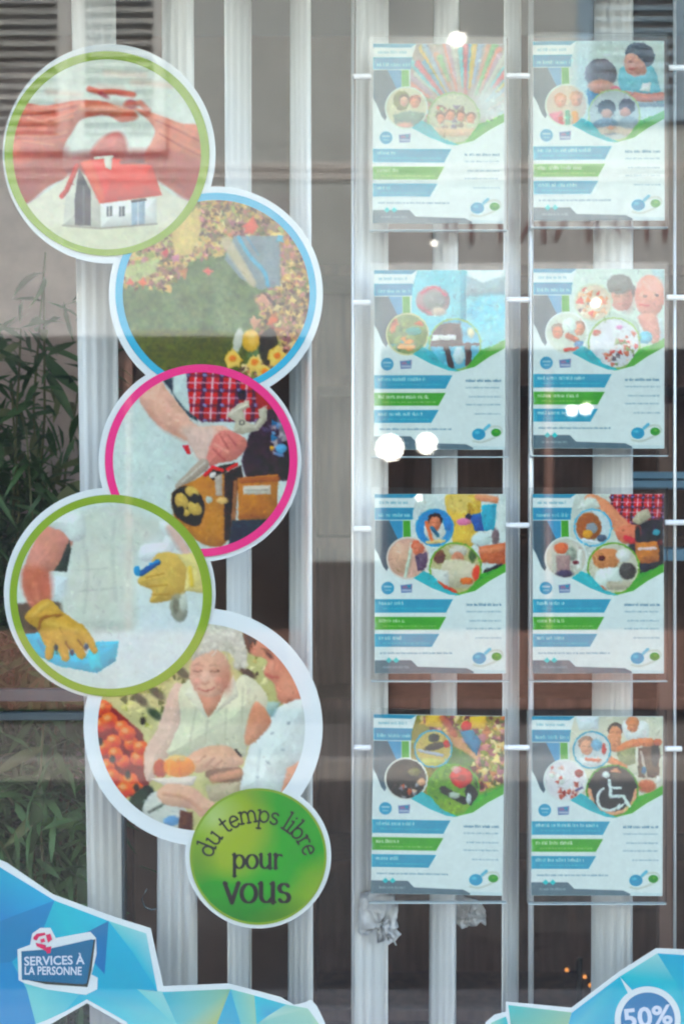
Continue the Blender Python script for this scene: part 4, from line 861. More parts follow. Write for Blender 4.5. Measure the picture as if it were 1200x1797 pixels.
def poster_finish(c, seed, bars):
    c.clip = None; c.form = 0.0
    c.G([(270, 590), (340, 540), (400, 570), (480, 660), (600, 712), (520, 706), (400, 660)], (30, 186, 200), 6)
    c.G([(912, 486), (830, 530), (740, 560), (640, 690), (560, 715), (700, 680), (800, 610), (912, 548)], (92, 172, 50), 6)
    c.G([(912, 548), (800, 612), (700, 682), (590, 712), (560, 740), (912, 740)], WHT, 6)
    c.E(92, 660, 44, 44, (40, 158, 198), 6); c.L([(70, 650), (115, 650)], 14, (190, 220, 236), 8, .8); c.L([(76, 675), (110, 675)], 9, (190, 220, 236), 8, .7)
    c.G([(180, 640), (262, 630), (258, 690), (186, 694)], (108, 132, 178), 8); c.L([(200, 655), (255, 650)], 14, (190, 110, 140), 8, .6); c.L([(195, 676), (250, 676)], 12, (205, 215, 232), 8, .8); c.E(240, 648, 14, 10, (40, 160, 190), 6, .8)
    B, G_ = (0, 160, 196), (84, 170, 40)
    c.G([(0, 738), (545, 738), (497, 832), (0, 832)], B, 5); c.G([(0, 862), (498, 862), (448, 952), (0, 952)], G_, 5); c.G([(0, 982), (450, 982), (398, 1072), (0, 1072)], B, 5)
    for (y, w0, w1) in ((738, bars[0], 480), (862, bars[1], 430), (982, bars[2], 380)):
        text_line(c, 34, 34 + w0, y + 30, 22, (226, 240, 244), .85, seed + y); text_line(c, 60, w1, y + 66, 9, (200, 226, 230), .45, seed + y + 1); c.E(8, y + 60, 20, 30, (150, 200, 226), 26, .4)
    text_line(c, 40, 540, 1118, 12, (96, 140, 164), .8, seed + 5)
    text_line(c, 640, 880, 778, 16, (70, 120, 150), .95, seed + 6)
    for k, y in enumerate((826, 890, 945, 1010)): text_line(c, 640 + 60 * (k % 2) - 40 * (k == 1), 880, y, 10, (130, 168, 188), .8, seed + 7 + k)
    text_line(c, 36, 230, 62, 18, (96, 166, 186), .8, seed + 12); text_line(c, 30, 260, 150, 22, (214, 236, 242), .8, seed + 13)
    c.G([(0, 1166), (255, 1166), (300, 1212), (640, 1222), (690, 1246), (690, 1260), (0, 1260)], (100, 122, 136), 6); text_line(c, 60, 240, 1216, 14, (170, 200, 210), .6, seed + 14)
    for x in (100, 150): c.G([(x - 22, 1168), (x, 1146), (x + 22, 1168), (x, 1186)], (70, 206, 212), 6)
    c.G([(690, 1234), (912, 1240), (912, 1260), (690, 1260)], (206, 226, 234), 5)
    c.L([(700, 1180), (790, 1110), (870, 1100), (880, 1150), (760, 1206), (690, 1200)], 14, (196, 206, 196), 8, .8, True); c.E(728, 1152, 46, 40, (0, 158, 200), 6); c.E(716, 1140, 20, 12, (120, 200, 230), 8, .8); c.L([(770, 1118), (800, 1090)], 22, (110, 190, 220), 8); c.E(848, 1140, 34, 28, (64, 152, 52), 6); c.E(852, 1132, 14, 10, (110, 186, 80), 6, .7)
    c.G([(0, 30), (6, 30), (6, 1160), (0, 1160)], (226, 238, 242), 4, .5)
    c.noise(40, 6); c.noise(14, 7)
    return c
def rnd(c, cx, cy, r, rim, fill):
    c.clip = None; fo = c.form; c.form = 0.0; c.E(cx, cy, r + 12, r + 12, rim, 5); c.mask_ell(cx, cy, r, r); c.E(cx, cy, r + 8, r + 8, fill, 3); c.form = fo; c.pm = np.maximum(c.pm, c.clip)
A_, B_, C_ = (232, 450, 138), (562, 522, 172), (418, 236, 122)
LG, OG, LB = (214, 228, 222), (122, 176, 66), (84, 176, 214)
def head(c, x, y, r, skin, hair, ang=0):
    c.E(x, y - r * .35, r * 1.02, r * .95, hair, 6, 1, ang); c.E(x, y + r * .15, r * .8, r * .95, skin, 6, 1, ang)
    sk = np.asarray(skin, float); c.L([(x - r * .45, y), (x - r * .15, y)], r * .16, sk * .6, 8, .55); c.L([(x + r * .15, y), (x + r * .45, y)], r * .16, sk * .6, 8, .55); c.L([(x - r * .22, y + r * .58), (x + r * .22, y + r * .56)], r * .12, sk * (.86, .6, .6), 8, .55); c.E(x + r * .45, y + r * .25, r * .3, r * .6, sk * .82, 14, .5); c.E(x, y + r * .3, r * .12, r * .2, sk * 1.06, 8, .6)
def post_pencils():
    c = poster_base(21, (176, 164, 158)); cx, cy = 640, 560; rr = np.random.default_rng(5)
    cols = [(120, 196, 206), (206, 110, 122), (96, 156, 190), (222, 188, 92), (150, 176, 206), (196, 150, 128), (128, 180, 130), (216, 140, 130), (178, 160, 176), (190, 196, 190)]
    for k in range(44):
        a = R(188 + 168 * (k + rr.uniform(0, 1)) / 44); r0, r1 = rr.uniform(200, 330), rr.uniform(480, 640)
        c.L([(cx + r0 * math.cos(a), cy + r0 * math.sin(a)), (cx + r1 * math.cos(a), cy + r1 * math.sin(a))], 20, cols[k % 10], 10, .85, False, 46)
    for k in range(24):
        a = R(200 + 150 * k / 24); c.L([(cx, cy), (cx + 330 * math.cos(a), cy + 330 * math.sin(a))], 10, (210, 214, 212) if k > 12 else (186, 140, 130), 16, .5)
    c.E(830, 420, 130, 130, (206, 220, 226), 120, .8)
    rnd(c, *A_, LG, (206, 206, 180)); c.E(200, 400, 56, 70, (128, 130, 84), 8); head(c, 216, 400, 36, (220, 178, 156), (110, 96, 66)); head(c, 292, 410, 40, (216, 150, 124), (150, 86, 70)); c.G([(140, 500), (260, 470), (370, 490), (340, 600), (160, 600)], (128, 150, 140), 10); c.E(220, 580, 60, 30, (214, 170, 156), 14)
    rnd(c, *B_, (150, 180, 130), (196, 200, 178)); c.leaves([(420, 440), (700, 440), (700, 640), (430, 640)], 40, 34, [(206, 150, 130), (140, 120, 110), (210, 196, 170), (216, 120, 110), (120, 110, 130), (170, 186, 140)], 8)
    for x in (470, 540, 610, 680): head(c, x, 500 + (x % 3) * 10, 34, (218, 156, 134), (120, 90, 80))
    c.L([(420, 620), (700, 620)], 60, (216, 186, 160), 20, .9); return poster_finish(c, 21, (120, 150, 90))
def post_boys():
    c = poster_base(22, (196, 216, 220)); c.G([(300, 0), (912, 0), (912, 120), (380, 200)], (206, 222, 222), 60)
    c.G([(620, 180), (820, 170), (880, 330), (900, 430), (700, 400), (600, 330)], (124, 190, 208), 10, 1, True); c.G([(380, 330), (560, 330), (560, 470), (420, 520)], (66, 138, 182), 12, 1, True); c.G([(760, 300), (820, 290), (810, 360), (740, 350)], (224, 232, 232), 8)
    c.E(470, 230, 112, 104, (112, 104, 116), 8); c.E(440, 200, 60, 40, (138, 132, 146), 30, .7); c.E(470, 320, 90, 50, (206, 158, 142), 10); c.E(570, 350, 40, 34, (206, 110, 122), 12)
    c.E(745, 100, 106, 88, (66, 80, 98), 8, 1, 20); c.G([(640, 110), (700, 90), (780, 170), (780, 230), (700, 250), (640, 200)], (210, 160, 144), 8, 1, True); c.E(690, 196, 24, 12, (186, 100, 100), 10, .8); c.E(680, 150, 16, 8, (110, 80, 76), 8, .7); c.E(740, 190, 40, 46, (190, 136, 122), 24, .6)
    c.L([(640, 380), (780, 400), (900, 390)], 60, (202, 138, 126), 10, 1, True); c.L([(740, 450), (900, 450)], 30, (120, 140, 160), 14, .8)
    rnd(c, *A_, LG, (214, 196, 180)); head(c, 190, 420, 44, (222, 162, 142), (196, 140, 110)); head(c, 300, 410, 46, (224, 164, 140), (206, 150, 120)); c.G([(110, 510), (200, 490), (210, 600), (120, 590)], (216, 130, 150), 10); c.L([(240, 500), (240, 590)], 34, (64, 160, 140), 8); c.L([(290, 510), (300, 590)], 40, (232, 160, 80), 8); c.L([(190, 540), (200, 600)], 24, (206, 60, 80), 8)
    rnd(c, *B_, (176, 200, 150), (190, 200, 204)); c.E(510, 470, 62, 58, (70, 76, 92), 8); c.E(650, 460, 58, 54, (86, 86, 102), 8); c.E(510, 510, 40, 34, (206, 160, 146), 8); c.E(640, 500, 38, 34, (200, 150, 136), 8); c.G([(410, 580), (500, 540), (590, 570), (590, 650), (420, 650)], (122, 146, 166), 14, 1, True); c.G([(590, 570), (650, 530), (730, 560), (720, 650), (590, 650)], (150, 166, 176), 14, 1, True); c.L([(430, 640), (560, 620), (700, 650)], 50, (206, 190, 176), 16, .9); c.E(540, 610, 26, 14, (214, 160, 140), 10); return poster_finish(c, 22, (360, 300, 280))
def post_pool():
    c = poster_base(23, (140, 212, 226)); c.G([(600, 0), (640, 0), (640, 420), (600, 420)], (86, 166, 186), 8); c.G([(640, 0), (912, 0), (912, 150), (640, 170)], (214, 230, 232), 16); c.G([(640, 40), (760, 90), (830, 60), (912, 40), (912, 170), (640, 190)], (142, 172, 184), 16, .8)
    c.E(800, 300, 140, 120, (120, 210, 232), 60, .9); c.leaves([(660, 180), (900, 180), (900, 420), (680, 420)], 26, 40, [(116, 206, 228), (150, 222, 232), (96, 186, 216)], 14, .6); c.E(500, 60, 130, 80, (124, 208, 226), 60, .8)
    c.E(410, 215, 118, 104, (176, 150, 156), 8); c.E(420, 215, 80, 66, (150, 156, 156), 20, .8); c.L([(330, 160), (420, 120), (500, 180)], 16, (214, 110, 130), 8, .8, True); c.L([(310, 250), (400, 310)], 14, (206, 120, 140), 8, .8); c.E(450, 290, 50, 30, (206, 190, 180), 16)
    rnd(c, *A_, (216, 214, 170), (140, 156, 110)); c.leaves([(120, 350), (350, 350), (350, 570), (120, 570)], 30, 40, [(228, 150, 80), (110, 160, 150), (90, 120, 80), (206, 120, 90), (150, 170, 110)], 8); c.E(275, 430, 56, 30, (90, 166, 160), 8); c.L([(180, 540), (270, 540)], 30, (236, 170, 110), 10)
    rnd(c, *B_, (150, 190, 120), (120, 190, 216)); c.G([(380, 380), (600, 370), (620, 520), (390, 520)], (110, 92, 96), 12); c.G([(405, 455), (570, 455), (570, 490), (405, 495)], (226, 232, 232), 5); c.L([(390, 530), (740, 520)], 18, (96, 66, 70), 6); c.E(672, 440, 24, 36, (226, 226, 196), 8); c.L([(500, 540), (540, 690)], 40, (86, 60, 66), 8); c.L([(650, 530), (660, 690)], 44, (96, 66, 70), 8); c.E(590, 600, 40, 60, (206, 226, 230), 10); c.E(450, 610, 50, 60, (116, 196, 220), 14)
    return poster_finish(c, 23, (320, 340, 300))
def post_men():
    c = poster_base(24, (206, 224, 218)); c.G([(820, 0), (912, 0), (912, 200), (850, 120)], (170, 200, 206), 20)
    c.G([(500, 300), (620, 330), (720, 380), (740, 520), (500, 520)], (176, 196, 186), 10, 1, True); c.G([(740, 330), (900, 350), (912, 520), (740, 520)], (206, 226, 230), 10)
    head(c, 612, 190, 96, (214, 158, 146), (116, 118, 120)); c.E(600, 108, 88, 70, (120, 124, 124), 12); c.L([(560, 150), (610, 145)], 12, (90, 76, 74), 6, .8); c.L([(650, 150), (690, 150)], 12, (90, 76, 74), 6, .8); c.E(660, 230, 40, 70, (176, 110, 110), 40, .5)
    c.E(808, 190, 104, 150, (224, 158, 146), 8); c.E(840, 120, 60, 60, (232, 178, 166), 40, .8); c.E(775, 190, 14, 9, (84, 56, 54), 5); c.E(860, 185, 14, 9, (84, 56, 54), 5); c.L([(740, 250), (800, 260)], 16, (196, 84, 90), 8, .8); c.G([(730, 330), (850, 320), (880, 480), (840, 530), (760, 420)], (220, 160, 148), 12, 1, True); c.E(780, 480, 46, 44, (110, 196, 224), 8)
    rnd(c, *C_, (196, 210, 190), (214, 200, 180)); c.leaves([(310, 140), (520, 140), (520, 340), (310, 340)], 26, 34, [(222, 130, 80), (206, 80, 70), (230, 180, 150), (96, 80, 90), (226, 214, 196)], 8)
    rnd(c, *A_, (226, 236, 236), (206, 216, 206)); head(c, 170, 440, 46, (214, 140, 116), (150, 130, 120)); head(c, 320, 420, 44, (212, 140, 110), (150, 110, 90)); c.E(250, 400, 50, 56, (216, 232, 226), 10); c.L([(240, 470), (300, 500)], 40, (196, 110, 84), 10); c.E(320, 530, 36, 26, (30, 130, 180), 8); c.L([(220, 570), (310, 560)], 24, (206, 90, 80), 8)
    rnd(c, *B_, (150, 186, 110), (222, 226, 232)); c.leaves([(520, 520), (720, 430), (720, 680), (480, 690)], 40, 26, [(206, 70, 60), (226, 150, 130), (130, 150, 100), (222, 206, 200), (196, 110, 90), (110, 100, 110)], 7); c.E(440, 450, 30, 22, (196, 86, 50), 8); c.E(600, 410, 24, 14, (206, 130, 180), 8); c.E(490, 520, 80, 70, (222, 228, 236), 30, .9)
    return poster_finish(c, 24, (320, 280, 190))
def post_gloves():
    c = poster_base(25, (214, 226, 226)); c.G([(500, 0), (700, 0), (740, 60), (720, 250), (690, 360), (560, 360), (520, 200)], (232, 196, 110), 8, 1, True); c.E(590, 60, 90, 70, (226, 206, 140), 30, .8); c.L([(660, 80), (680, 160)], 34, (200, 160, 70), 12, .8); c.L([(720, 20), (840, 40)], 50, (226, 160, 130), 14)
    c.G([(745, 80), (845, 70), (835, 250), (750, 260)], (0, 178, 206), 6); c.G([(650, 150), (740, 130), (760, 260), (700, 260)], (20, 110, 176), 8); c.E(650, 160, 20, 24, (20, 40, 90), 6); c.E(620, 195, 50, 26, (226, 140, 176), 8); c.E(740, 320, 70, 50, (206, 222, 224), 12); c.E(840, 300, 26, 60, (110, 86, 96), 12, .8)
    c.G([(720, 370), (912, 340), (912, 500), (740, 480)], (206, 122, 92), 10); c.L([(740, 400), (900, 380)], 40, (224, 150, 118), 24, .8); c.L([(770, 545), (880, 500)], 26, (54, 54, 64), 10)
    rnd(c, *C_, (60, 160, 206), (60, 150, 206)); c.E(420, 250, 76, 86, (216, 222, 220), 10); head(c, 420, 200, 52, (212, 140, 116), (84, 66, 62)); c.L([(360, 200), (400, 330)], 24, (222, 130, 96), 8); c.L([(400, 240), (440, 290)], 26, (20, 110, 140), 8); c.L([(360, 340), (480, 330)], 24, (220, 200, 150), 8); c.E(510, 210, 30, 50, (30, 140, 206), 10)
    rnd(c, *A_, (222, 214, 206), (220, 180, 166)); c.E(180, 450, 80, 110, (222, 186, 166), 20); c.L([(260, 350), (210, 600)], 22, (206, 222, 206), 8); head(c, 300, 380, 46, (224, 140, 116), (216, 120, 100)); c.G([(280, 430), (380, 400), (380, 540), (300, 540)], (116, 96, 120), 10)
    rnd(c, *B_, OG, (196, 190, 150)); c.E(580, 400, 66, 40, (206, 206, 196), 8); c.E(575, 460, 46, 56, (206, 146, 124), 8); c.G([(480, 470), (700, 490), (700, 640), (500, 640)], (214, 208, 186), 12, 1, True); c.E(450, 440, 40, 50, (130, 84, 70), 10); c.G([(390, 520), (510, 540), (520, 690), (420, 660)], (216, 220, 216), 10); c.E(640, 610, 46, 26, (226, 130, 80), 8); c.E(710, 560, 30, 60, (222, 96, 60), 10); c.E(680, 430, 26, 50, (90, 116, 70), 12); c.L([(430, 620), (560, 690)], 30, (214, 96, 70), 10)
    return poster_finish(c, 25, (160, 170, 150))
def post_toolbelt():
    c = poster_base(26, (206, 216, 210)); plaid(c, [(440, 0), (912, 0), (912, 260), (700, 240), (580, 140), (520, 40)], (540, 912), (0, 240))
    c.mask_poly(PHOTO); c.G([(690, 200), (912, 170), (912, 560), (640, 560)], (70, 60, 76), 14); c.L([(400, 40), (480, 80), (580, 190), (660, 270)], 86, (228, 160, 128), 8, 1, True, 120); c.G([(600, 230), (740, 220), (740, 320), (640, 350), (580, 290)], (216, 134, 112), 10, 1, True); c.G([(720, 130), (800, 100), (830, 160), (740, 220), (690, 190)], (186, 178, 160), 8); c.G([(380, 20), (440, 30), (470, 100), (300, 110)], (210, 220, 214), 12)
    c.L([(650, 310), (700, 330)], 40, (206, 60, 84), 10, .9); c.E(860, 270, 26, 24, (90, 160, 180), 8); c.E(730, 280, 20, 60, (60, 44, 50), 12)
    c.G([(710, 340), (880, 330), (880, 480), (720, 490)], (196, 130, 72), 8); c.L([(740, 385), (850, 380)], 24, (220, 200, 200), 8); c.E(885, 340, 20, 24, (120, 60, 50), 8); c.G([(700, 490), (880, 480), (800, 560), (700, 570)], (60, 66, 84), 10)
    rnd(c, *C_, (110, 190, 224), (206, 222, 228)); c.E(390, 230, 88, 100, (172, 112, 70), 12); c.E(410, 240, 40, 40, (150, 160, 170), 10); c.E(380, 280, 36, 30, (226, 170, 80), 10); c.E(480, 310, 36, 24, (110, 120, 140), 8); c.L([(350, 320), (450, 340)], 24, (226, 236, 240), 8)
    rnd(c, *A_, (222, 232, 232), (206, 206, 196)); c.E(200, 380, 50, 40, (224, 130, 104), 10); c.E(270, 420, 36, 50, (160, 170, 160), 10); c.G([(160, 430), (260, 430), (260, 550), (170, 550)], (176, 150, 150), 12); c.E(220, 560, 60, 26, (96, 86, 110), 10); c.L([(330, 400), (320, 520)], 30, (226, 232, 226), 10); c.E(300, 480, 20, 12, (130, 60, 80), 6)
    rnd(c, *B_, OG, (206, 206, 190)); c.G([(420, 400), (580, 390), (600, 470), (560, 520), (440, 510)], (206, 146, 110), 10, 1, True); c.E(480, 450, 24, 20, (110, 66, 56), 8); c.E(630, 430, 50, 46, (222, 228, 226), 12); c.G([(450, 540), (600, 520), (600, 640), (450, 660)], (216, 230, 226), 12, 1, True); c.E(660, 540, 60, 60, (92, 88, 88), 12); c.L([(540, 640), (700, 640)], 60, (186, 180, 164), 14); c.E(470, 670, 36, 26, (196, 110, 80), 10)
    return poster_finish(c, 26, (190, 190, 190))
def post_garden():
    c = poster_base(27, (150, 140, 80)); c.leaves([(300, 0), (912, 0), (912, 520), (760, 480), (700, 300), (460, 130), (300, 60)], 160, 40, AUT, 6); c.G([(360, 0), (480, 0), (480, 90), (360, 80)], (226, 190, 104), 10); c.G([(660, 10), (780, 0), (780, 90), (680, 90)], (232, 190, 90), 8); c.E(645, 72, 36, 34, (214, 40, 46), 6)
    c.L([(540, 130), (640, 250), (720, 300)], 66, (206, 160, 120), 8, 1, True); c.G([(600, 110), (690, 100), (750, 180), (720, 280), (640, 190)], (60, 138, 172), 8); c.G([(520, 220), (640, 260), (720, 330), (700, 420), (520, 380)], (86, 126, 54), 14, .9, True); c.L([(480, 20), (560, 130)], 50, (196, 116, 100), 12, .8)
    c.leaves([(680, 320), (912, 180), (912, 500), (740, 520)], 60, 34, AUT, 6); c.L([(640, 620), (912, 500)], 60, (104, 160, 60), 16, .8)
    rnd(c, *C_, (70, 170, 206), (206, 186, 120)); c.E(430, 220, 80, 26, (86, 80, 70), 10, 1, -15); c.L([(320, 250), (480, 280)], 20, (180, 186, 200), 8); c.E(400, 330, 80, 30, (196, 196, 120), 12); c.E(510, 200, 24, 26, (216, 70, 50), 8); c.E(420, 160, 40, 30, (60, 76, 70), 10)
    rnd(c, *A_, (222, 230, 226), (70, 66, 66)); c.noise(20, 30); c.E(290, 400, 46, 30, (130, 130, 90), 12, .8); c.leaves([(180, 500), (360, 480), (330, 590), (200, 590)], 14, 26, [(214, 190, 170), (190, 110, 90), (150, 150, 160), (60, 50, 60)], 7); c.E(340, 470, 30, 26, (222, 180, 150), 10)
    rnd(c, *B_, (110, 170, 60), (120, 160, 66)); c.noise(26, 20); c.E(560, 640, 120, 50, (146, 176, 84), 30, .8); c.G([(545, 400), (620, 350), (690, 400), (680, 470), (610, 510), (550, 470)], (212, 44, 54), 7, 1, True); c.E(580, 380, 36, 26, (226, 190, 190), 10, .8); c.E(620, 440, 30, 24, (160, 20, 40), 12, .8); c.L([(490, 520), (560, 560), (640, 600)], 50, (54, 60, 58), 8, 1, True); c.E(570, 560, 40, 24, (176, 190, 180), 8); c.E(690, 560, 44, 80, (44, 48, 54), 8, 1, -15); c.E(670, 580, 18, 40, (196, 206, 210), 8); c.E(740, 460, 30, 60, (70, 80, 60), 14, .8)
    return poster_finish(c, 27, (260, 150, 150))
def post_wheelchair():
    c = poster_base(28, (214, 216, 200)); c.G([(300, 0), (470, 0), (460, 90), (330, 100)], (214, 228, 232), 10)
    head(c, 580, 110, 52, (216, 150, 116), (84, 76, 74)); c.G([(530, 130), (620, 130), (600, 240), (540, 230)], (214, 150, 116), 10, 1, True); c.G([(640, 30), (800, 40), (800, 160), (660, 160)], (222, 230, 230), 10, 1, True); head(c, 700, 60, 46, (220, 150, 116), (206, 150, 120)); c.L([(620, 230), (700, 190), (820, 180)], 60, (212, 136, 100), 8, 1, True); c.G([(590, 250), (720, 210), (720, 330), (620, 360)], (150, 156, 120), 10); c.E(760, 270, 40, 60, (222, 224, 214), 12)
    c.G([(740, 220), (880, 200), (890, 430), (740, 430)], (110, 90, 80), 10); c.L([(760, 250), (800, 430)], 18, (196, 186, 176), 8); c.E(860, 260, 30, 90, (70, 60, 56), 12); c.E(875, 180, 30, 24, (196, 110, 84), 10); c.E(780, 380, 16, 26, (30, 110, 150), 8); c.L([(540, 300), (640, 360)], 50, (222, 140, 100), 10); c.E(800, 490, 66, 46, (206, 130, 106), 14); c.E(880, 440, 18, 26, (230, 230, 226), 8); c.E(490, 420, 60, 60, (60, 50, 66), 16, .8)
    rnd(c, *C_, (70, 160, 190), (206, 216, 220)); head(c, 380, 210, 56, (222, 170, 146), (160, 130, 116)); c.G([(330, 290), (480, 290), (470, 350), (340, 350)], (216, 226, 230), 10); c.L([(380, 300), (470, 310)], 24, (214, 130, 106), 8); c.E(500, 230, 16, 40, (190, 70, 60), 8); c.E(450, 200, 40, 40, (130, 180, 206), 12)
    rnd(c, *A_, (222, 232, 232), (226, 226, 232)); c.leaves([(130, 360), (220, 360), (220, 480), (130, 480)], 14, 26, [(206, 110, 100), (226, 180, 170), (216, 226, 220)], 7); c.leaves([(180, 490), (330, 470), (320, 580), (200, 580)], 20, 28, [(196, 110, 100), (176, 70, 66), (226, 190, 180)], 7); c.E(330, 400, 30, 26, (150, 40, 50), 8); c.L([(310, 520), (350, 500)], 16, (110, 100, 140), 8)
    rnd(c, *B_, (96, 160, 50), (66, 66, 74)); c.E(580, 400, 40, 36, (210, 150, 126), 12); c.L([(400, 520), (440, 640), (560, 690)], 36, (222, 170, 140), 8, 1, True); c.L([(730, 520), (690, 640), (570, 690)], 36, (222, 170, 140), 8, 1, True); c.E(560, 520, 140, 130, (62, 62, 70), 10)
    W = (216, 230, 230); c.E(515, 410, 26, 24, W, 6); c.L([(540, 450), (550, 560), (640, 560), (690, 650)], 24, W, 6); c.L([(545, 500), (620, 500)], 18, W, 6); c.L(arc(540, 580, 82, 82, -120, -330, 14), 20, W, 6); c.L([(600, 650), (650, 610)], 14, W, 6)
    return poster_finish(c, 28, (430, 250, 330))

PY = 0.062      # depth of the posters behind the pane
posters = [
    (post_pencils, (654, 77), 0.2, 'poster with radiating coloured pencils', 'top poster nearest the round stickers, picture of radiating coloured pencils'),
    (post_boys, (935, 72), -0.2, 'poster of two boys in blue', 'top poster showing two dark-haired boys in blue shirts'),
    (post_pool, (656, 474), 0.0, 'turquoise pool poster', 'poster with a bright turquoise pool picture and pink round float'),
    (post_men, (935, 472), 0.1, 'poster of two men', 'poster with a grey-haired man and a bald man side by side'),
    (post_gloves, (657, 867), 0.0, 'yellow gloves poster', 'poster with yellow rubber gloves and a blue cup picture'),
    (post_toolbelt, (934, 867), 0.0, 'red plaid toolbelt poster', 'poster with red plaid shirt, wrench and leather toolbelt picture'),
    (post_garden, (653, 1255), 0.9, 'red lawnmower poster', 'garden poster with autumn leaves and a red lawnmower'),
    (post_wheelchair, (932, 1257), 0.2, 'wheelchair symbol poster', 'poster with a white wheelchair symbol in its round picture'),
]
for fn, (pxl, pyt), rot, short, label in posters:
    c = fn().detail(2200, 15, .3).photo(3.2, None, .4); W_, H_ = 230.0, 315.0
    ctr = P(pxl + W_ / 2, pyt + H_ / 2, PY); ca, sa = math.cos(R(rot)), math.sin(R(rot))
    def tw(X, Y, yy=PY):
        t = (PY + CD) / CD / S; u = (X / 912.0 - 0.5) * W_ * t; v = (0.5 - Y / 1260.0) * H_ * t
        bend = 0.0012 * np.sin(X / 912.0 * math.pi) * np.cos(Y / 1260.0 * 2.2)
        return np.stack([ctr.x + u * ca + v * sa * -1 * -1, yy - bend, ctr.z - u * sa * -1 * -1 + v * ca], -1)
    me = c.mesh('printed_front', tw)
    base = Vector((ctr.x, PY, ctr.z - H_ / 2 / S))
    po = empty('poster', base, label, 'poster', 'information posters in clear holders')
    me.materials.clear(); me.materials.append(M['posterink']); link('printed_front', me, M['posterink'], po)
    t = (PY + CD) / CD / S
    rot3 = Matrix.Rotation(R(rot), 3, 'Y')
    box('paper_sheet', (ctr.x - W_ / 2 * t, PY + 0.0022, ctr.z - H_ / 2 * t), (ctr.x + W_ / 2 * t, PY + 0.003, ctr.z + H_ / 2 * t), M['paper'], po, rot=rot3)
    # clear holder round it
    ho = empty('poster_holder', base + Vector((0, 0, -0.02)), 'clear acrylic holder round the ' + short, 'holder', 'clear acrylic poster holders')
    x0, x1, z0, z1 = ctr.x - (W_ / 2 + 6) * t, ctr.x + (W_ / 2 + 5) * t, ctr.z - (H_ / 2 + 12) * t, ctr.z + (H_ / 2 + 11) * t
    box('front_panel', (x0, PY - 0.007, z0), (x1, PY - 0.005, z1), M['acrylic'], ho, rot=rot3)
    box('back_panel', (x0, PY + 0.0042, z0), (x1, PY + 0.0062, z1), M['acrylic'], ho, rot=rot3)
    box('bottom_fold', (x0, PY - 0.0072, z0 - 0.0022), (x1, PY + 0.0064, z0 - 0.0002), M['edge'], ho, bev=0.0006, rot=None)
    for xa in (x0 - 0.0016, x1 + 0.0002): box('side_edge', (xa, PY - 0.0068, z0), (xa + 0.0010, PY + 0.006, z1), M['acrylic'], ho)
    box('top_edge', (x0, PY - 0.0071, z1 + 0.0002), (x1, PY - 0.0049, z1 + 0.0012), M['acrylic'], ho)

# cables and clamps that carry the holders
def cable(px, rpx, clamps, label, cx=None):
    a = P(px, 898, PY + 0.012)
    e = empty('display_cable', (a.x, PY + 0.012, WZ0), label, 'cable', 'upright cables carrying the poster holders')
    tube('rod', [(a.x, PY + 0.012, WZ0 - 0.02), (a.x, PY + 0.012, 2.6)], rpx / S, M['metal'], e, 14)
    for x0, x1, y in clamps:
        q0, q1 = P(x0, y, PY - 0.002), P(x1, y, PY - 0.002); r = 0.0046
        tube('clamp', [q0, q0 + Vector((0.002, 0, 0)), q1 - Vector((0.002, 0, 0)), q1], r, M['clamp'], e, 16)
cable(619, 3.2, [(621, 651, 134), (621, 651, 531), (621, 651, 928), (621, 651, 1312)], 'thin upright steel rod beside the round stickers carrying four white clamps')
cable(931, 5.0, [(887, 929, 133), (888, 929, 526), (887, 928, 922), (884, 928, 1312)], 'bright upright rod between the two poster columns with four clamps')
cable(1183, 3.0, [(1172, 1215, 119), (1169, 1212, 522), (1166, 1212, 917), (1166, 1195, 1314)], 'slim upright rod outside the second poster column, at the picture edge')

# crumpled gauze under the lowest posters
def gauze(pts, y, label, seed):
    rg = np.random.default_rng(seed); p = catmull(pts, True, 5); cen = p.mean(0); vs, fs = [], []; n = len(p); RN = 7
    for i in range(RN + 1):
        f = i / RN
        for k in range(n):
            q = cen + (p[k] - cen) * f + rg.normal(0, 1.6, 2) * (2.2 if f > .9 else .8)
            w_ = P(q[0], q[1], y); vs.append((w_.x, y + rg.uniform(-.009, .009) - 0.008 * (1 - f), w_.z))
    for i in range(RN):
        for k in range(n): fs.append((i * n + k, i * n + (k + 1) % n, (i + 1) * n + (k + 1) % n, (i + 1) * n + k))
    me = bpy.data.meshes.new('gauze_scrap'); me.from_pydata(vs, [], fs); smooth(me)
    o = link('gauze_scrap', me, M['gauze']); md = o.modifiers.new('thickness', 'SOLIDIFY'); md.thickness = 0.003
    return setp(o, label, 'gauze', 'white gauze scraps under the posters')
gauze([(632, 1572), (690, 1574), (696, 1620), (698, 1654), (672, 1650), (655, 1630), (634, 1640)], 0.10, 'crumpled white gauze hanging below the lawnmower poster against a vane', 1)
gauze([(792, 1572), (835, 1578), (852, 1608), (838, 1620), (812, 1624), (795, 1612)], 0.13, 'small grey white gauze wad below the lawnmower poster logo', 2)

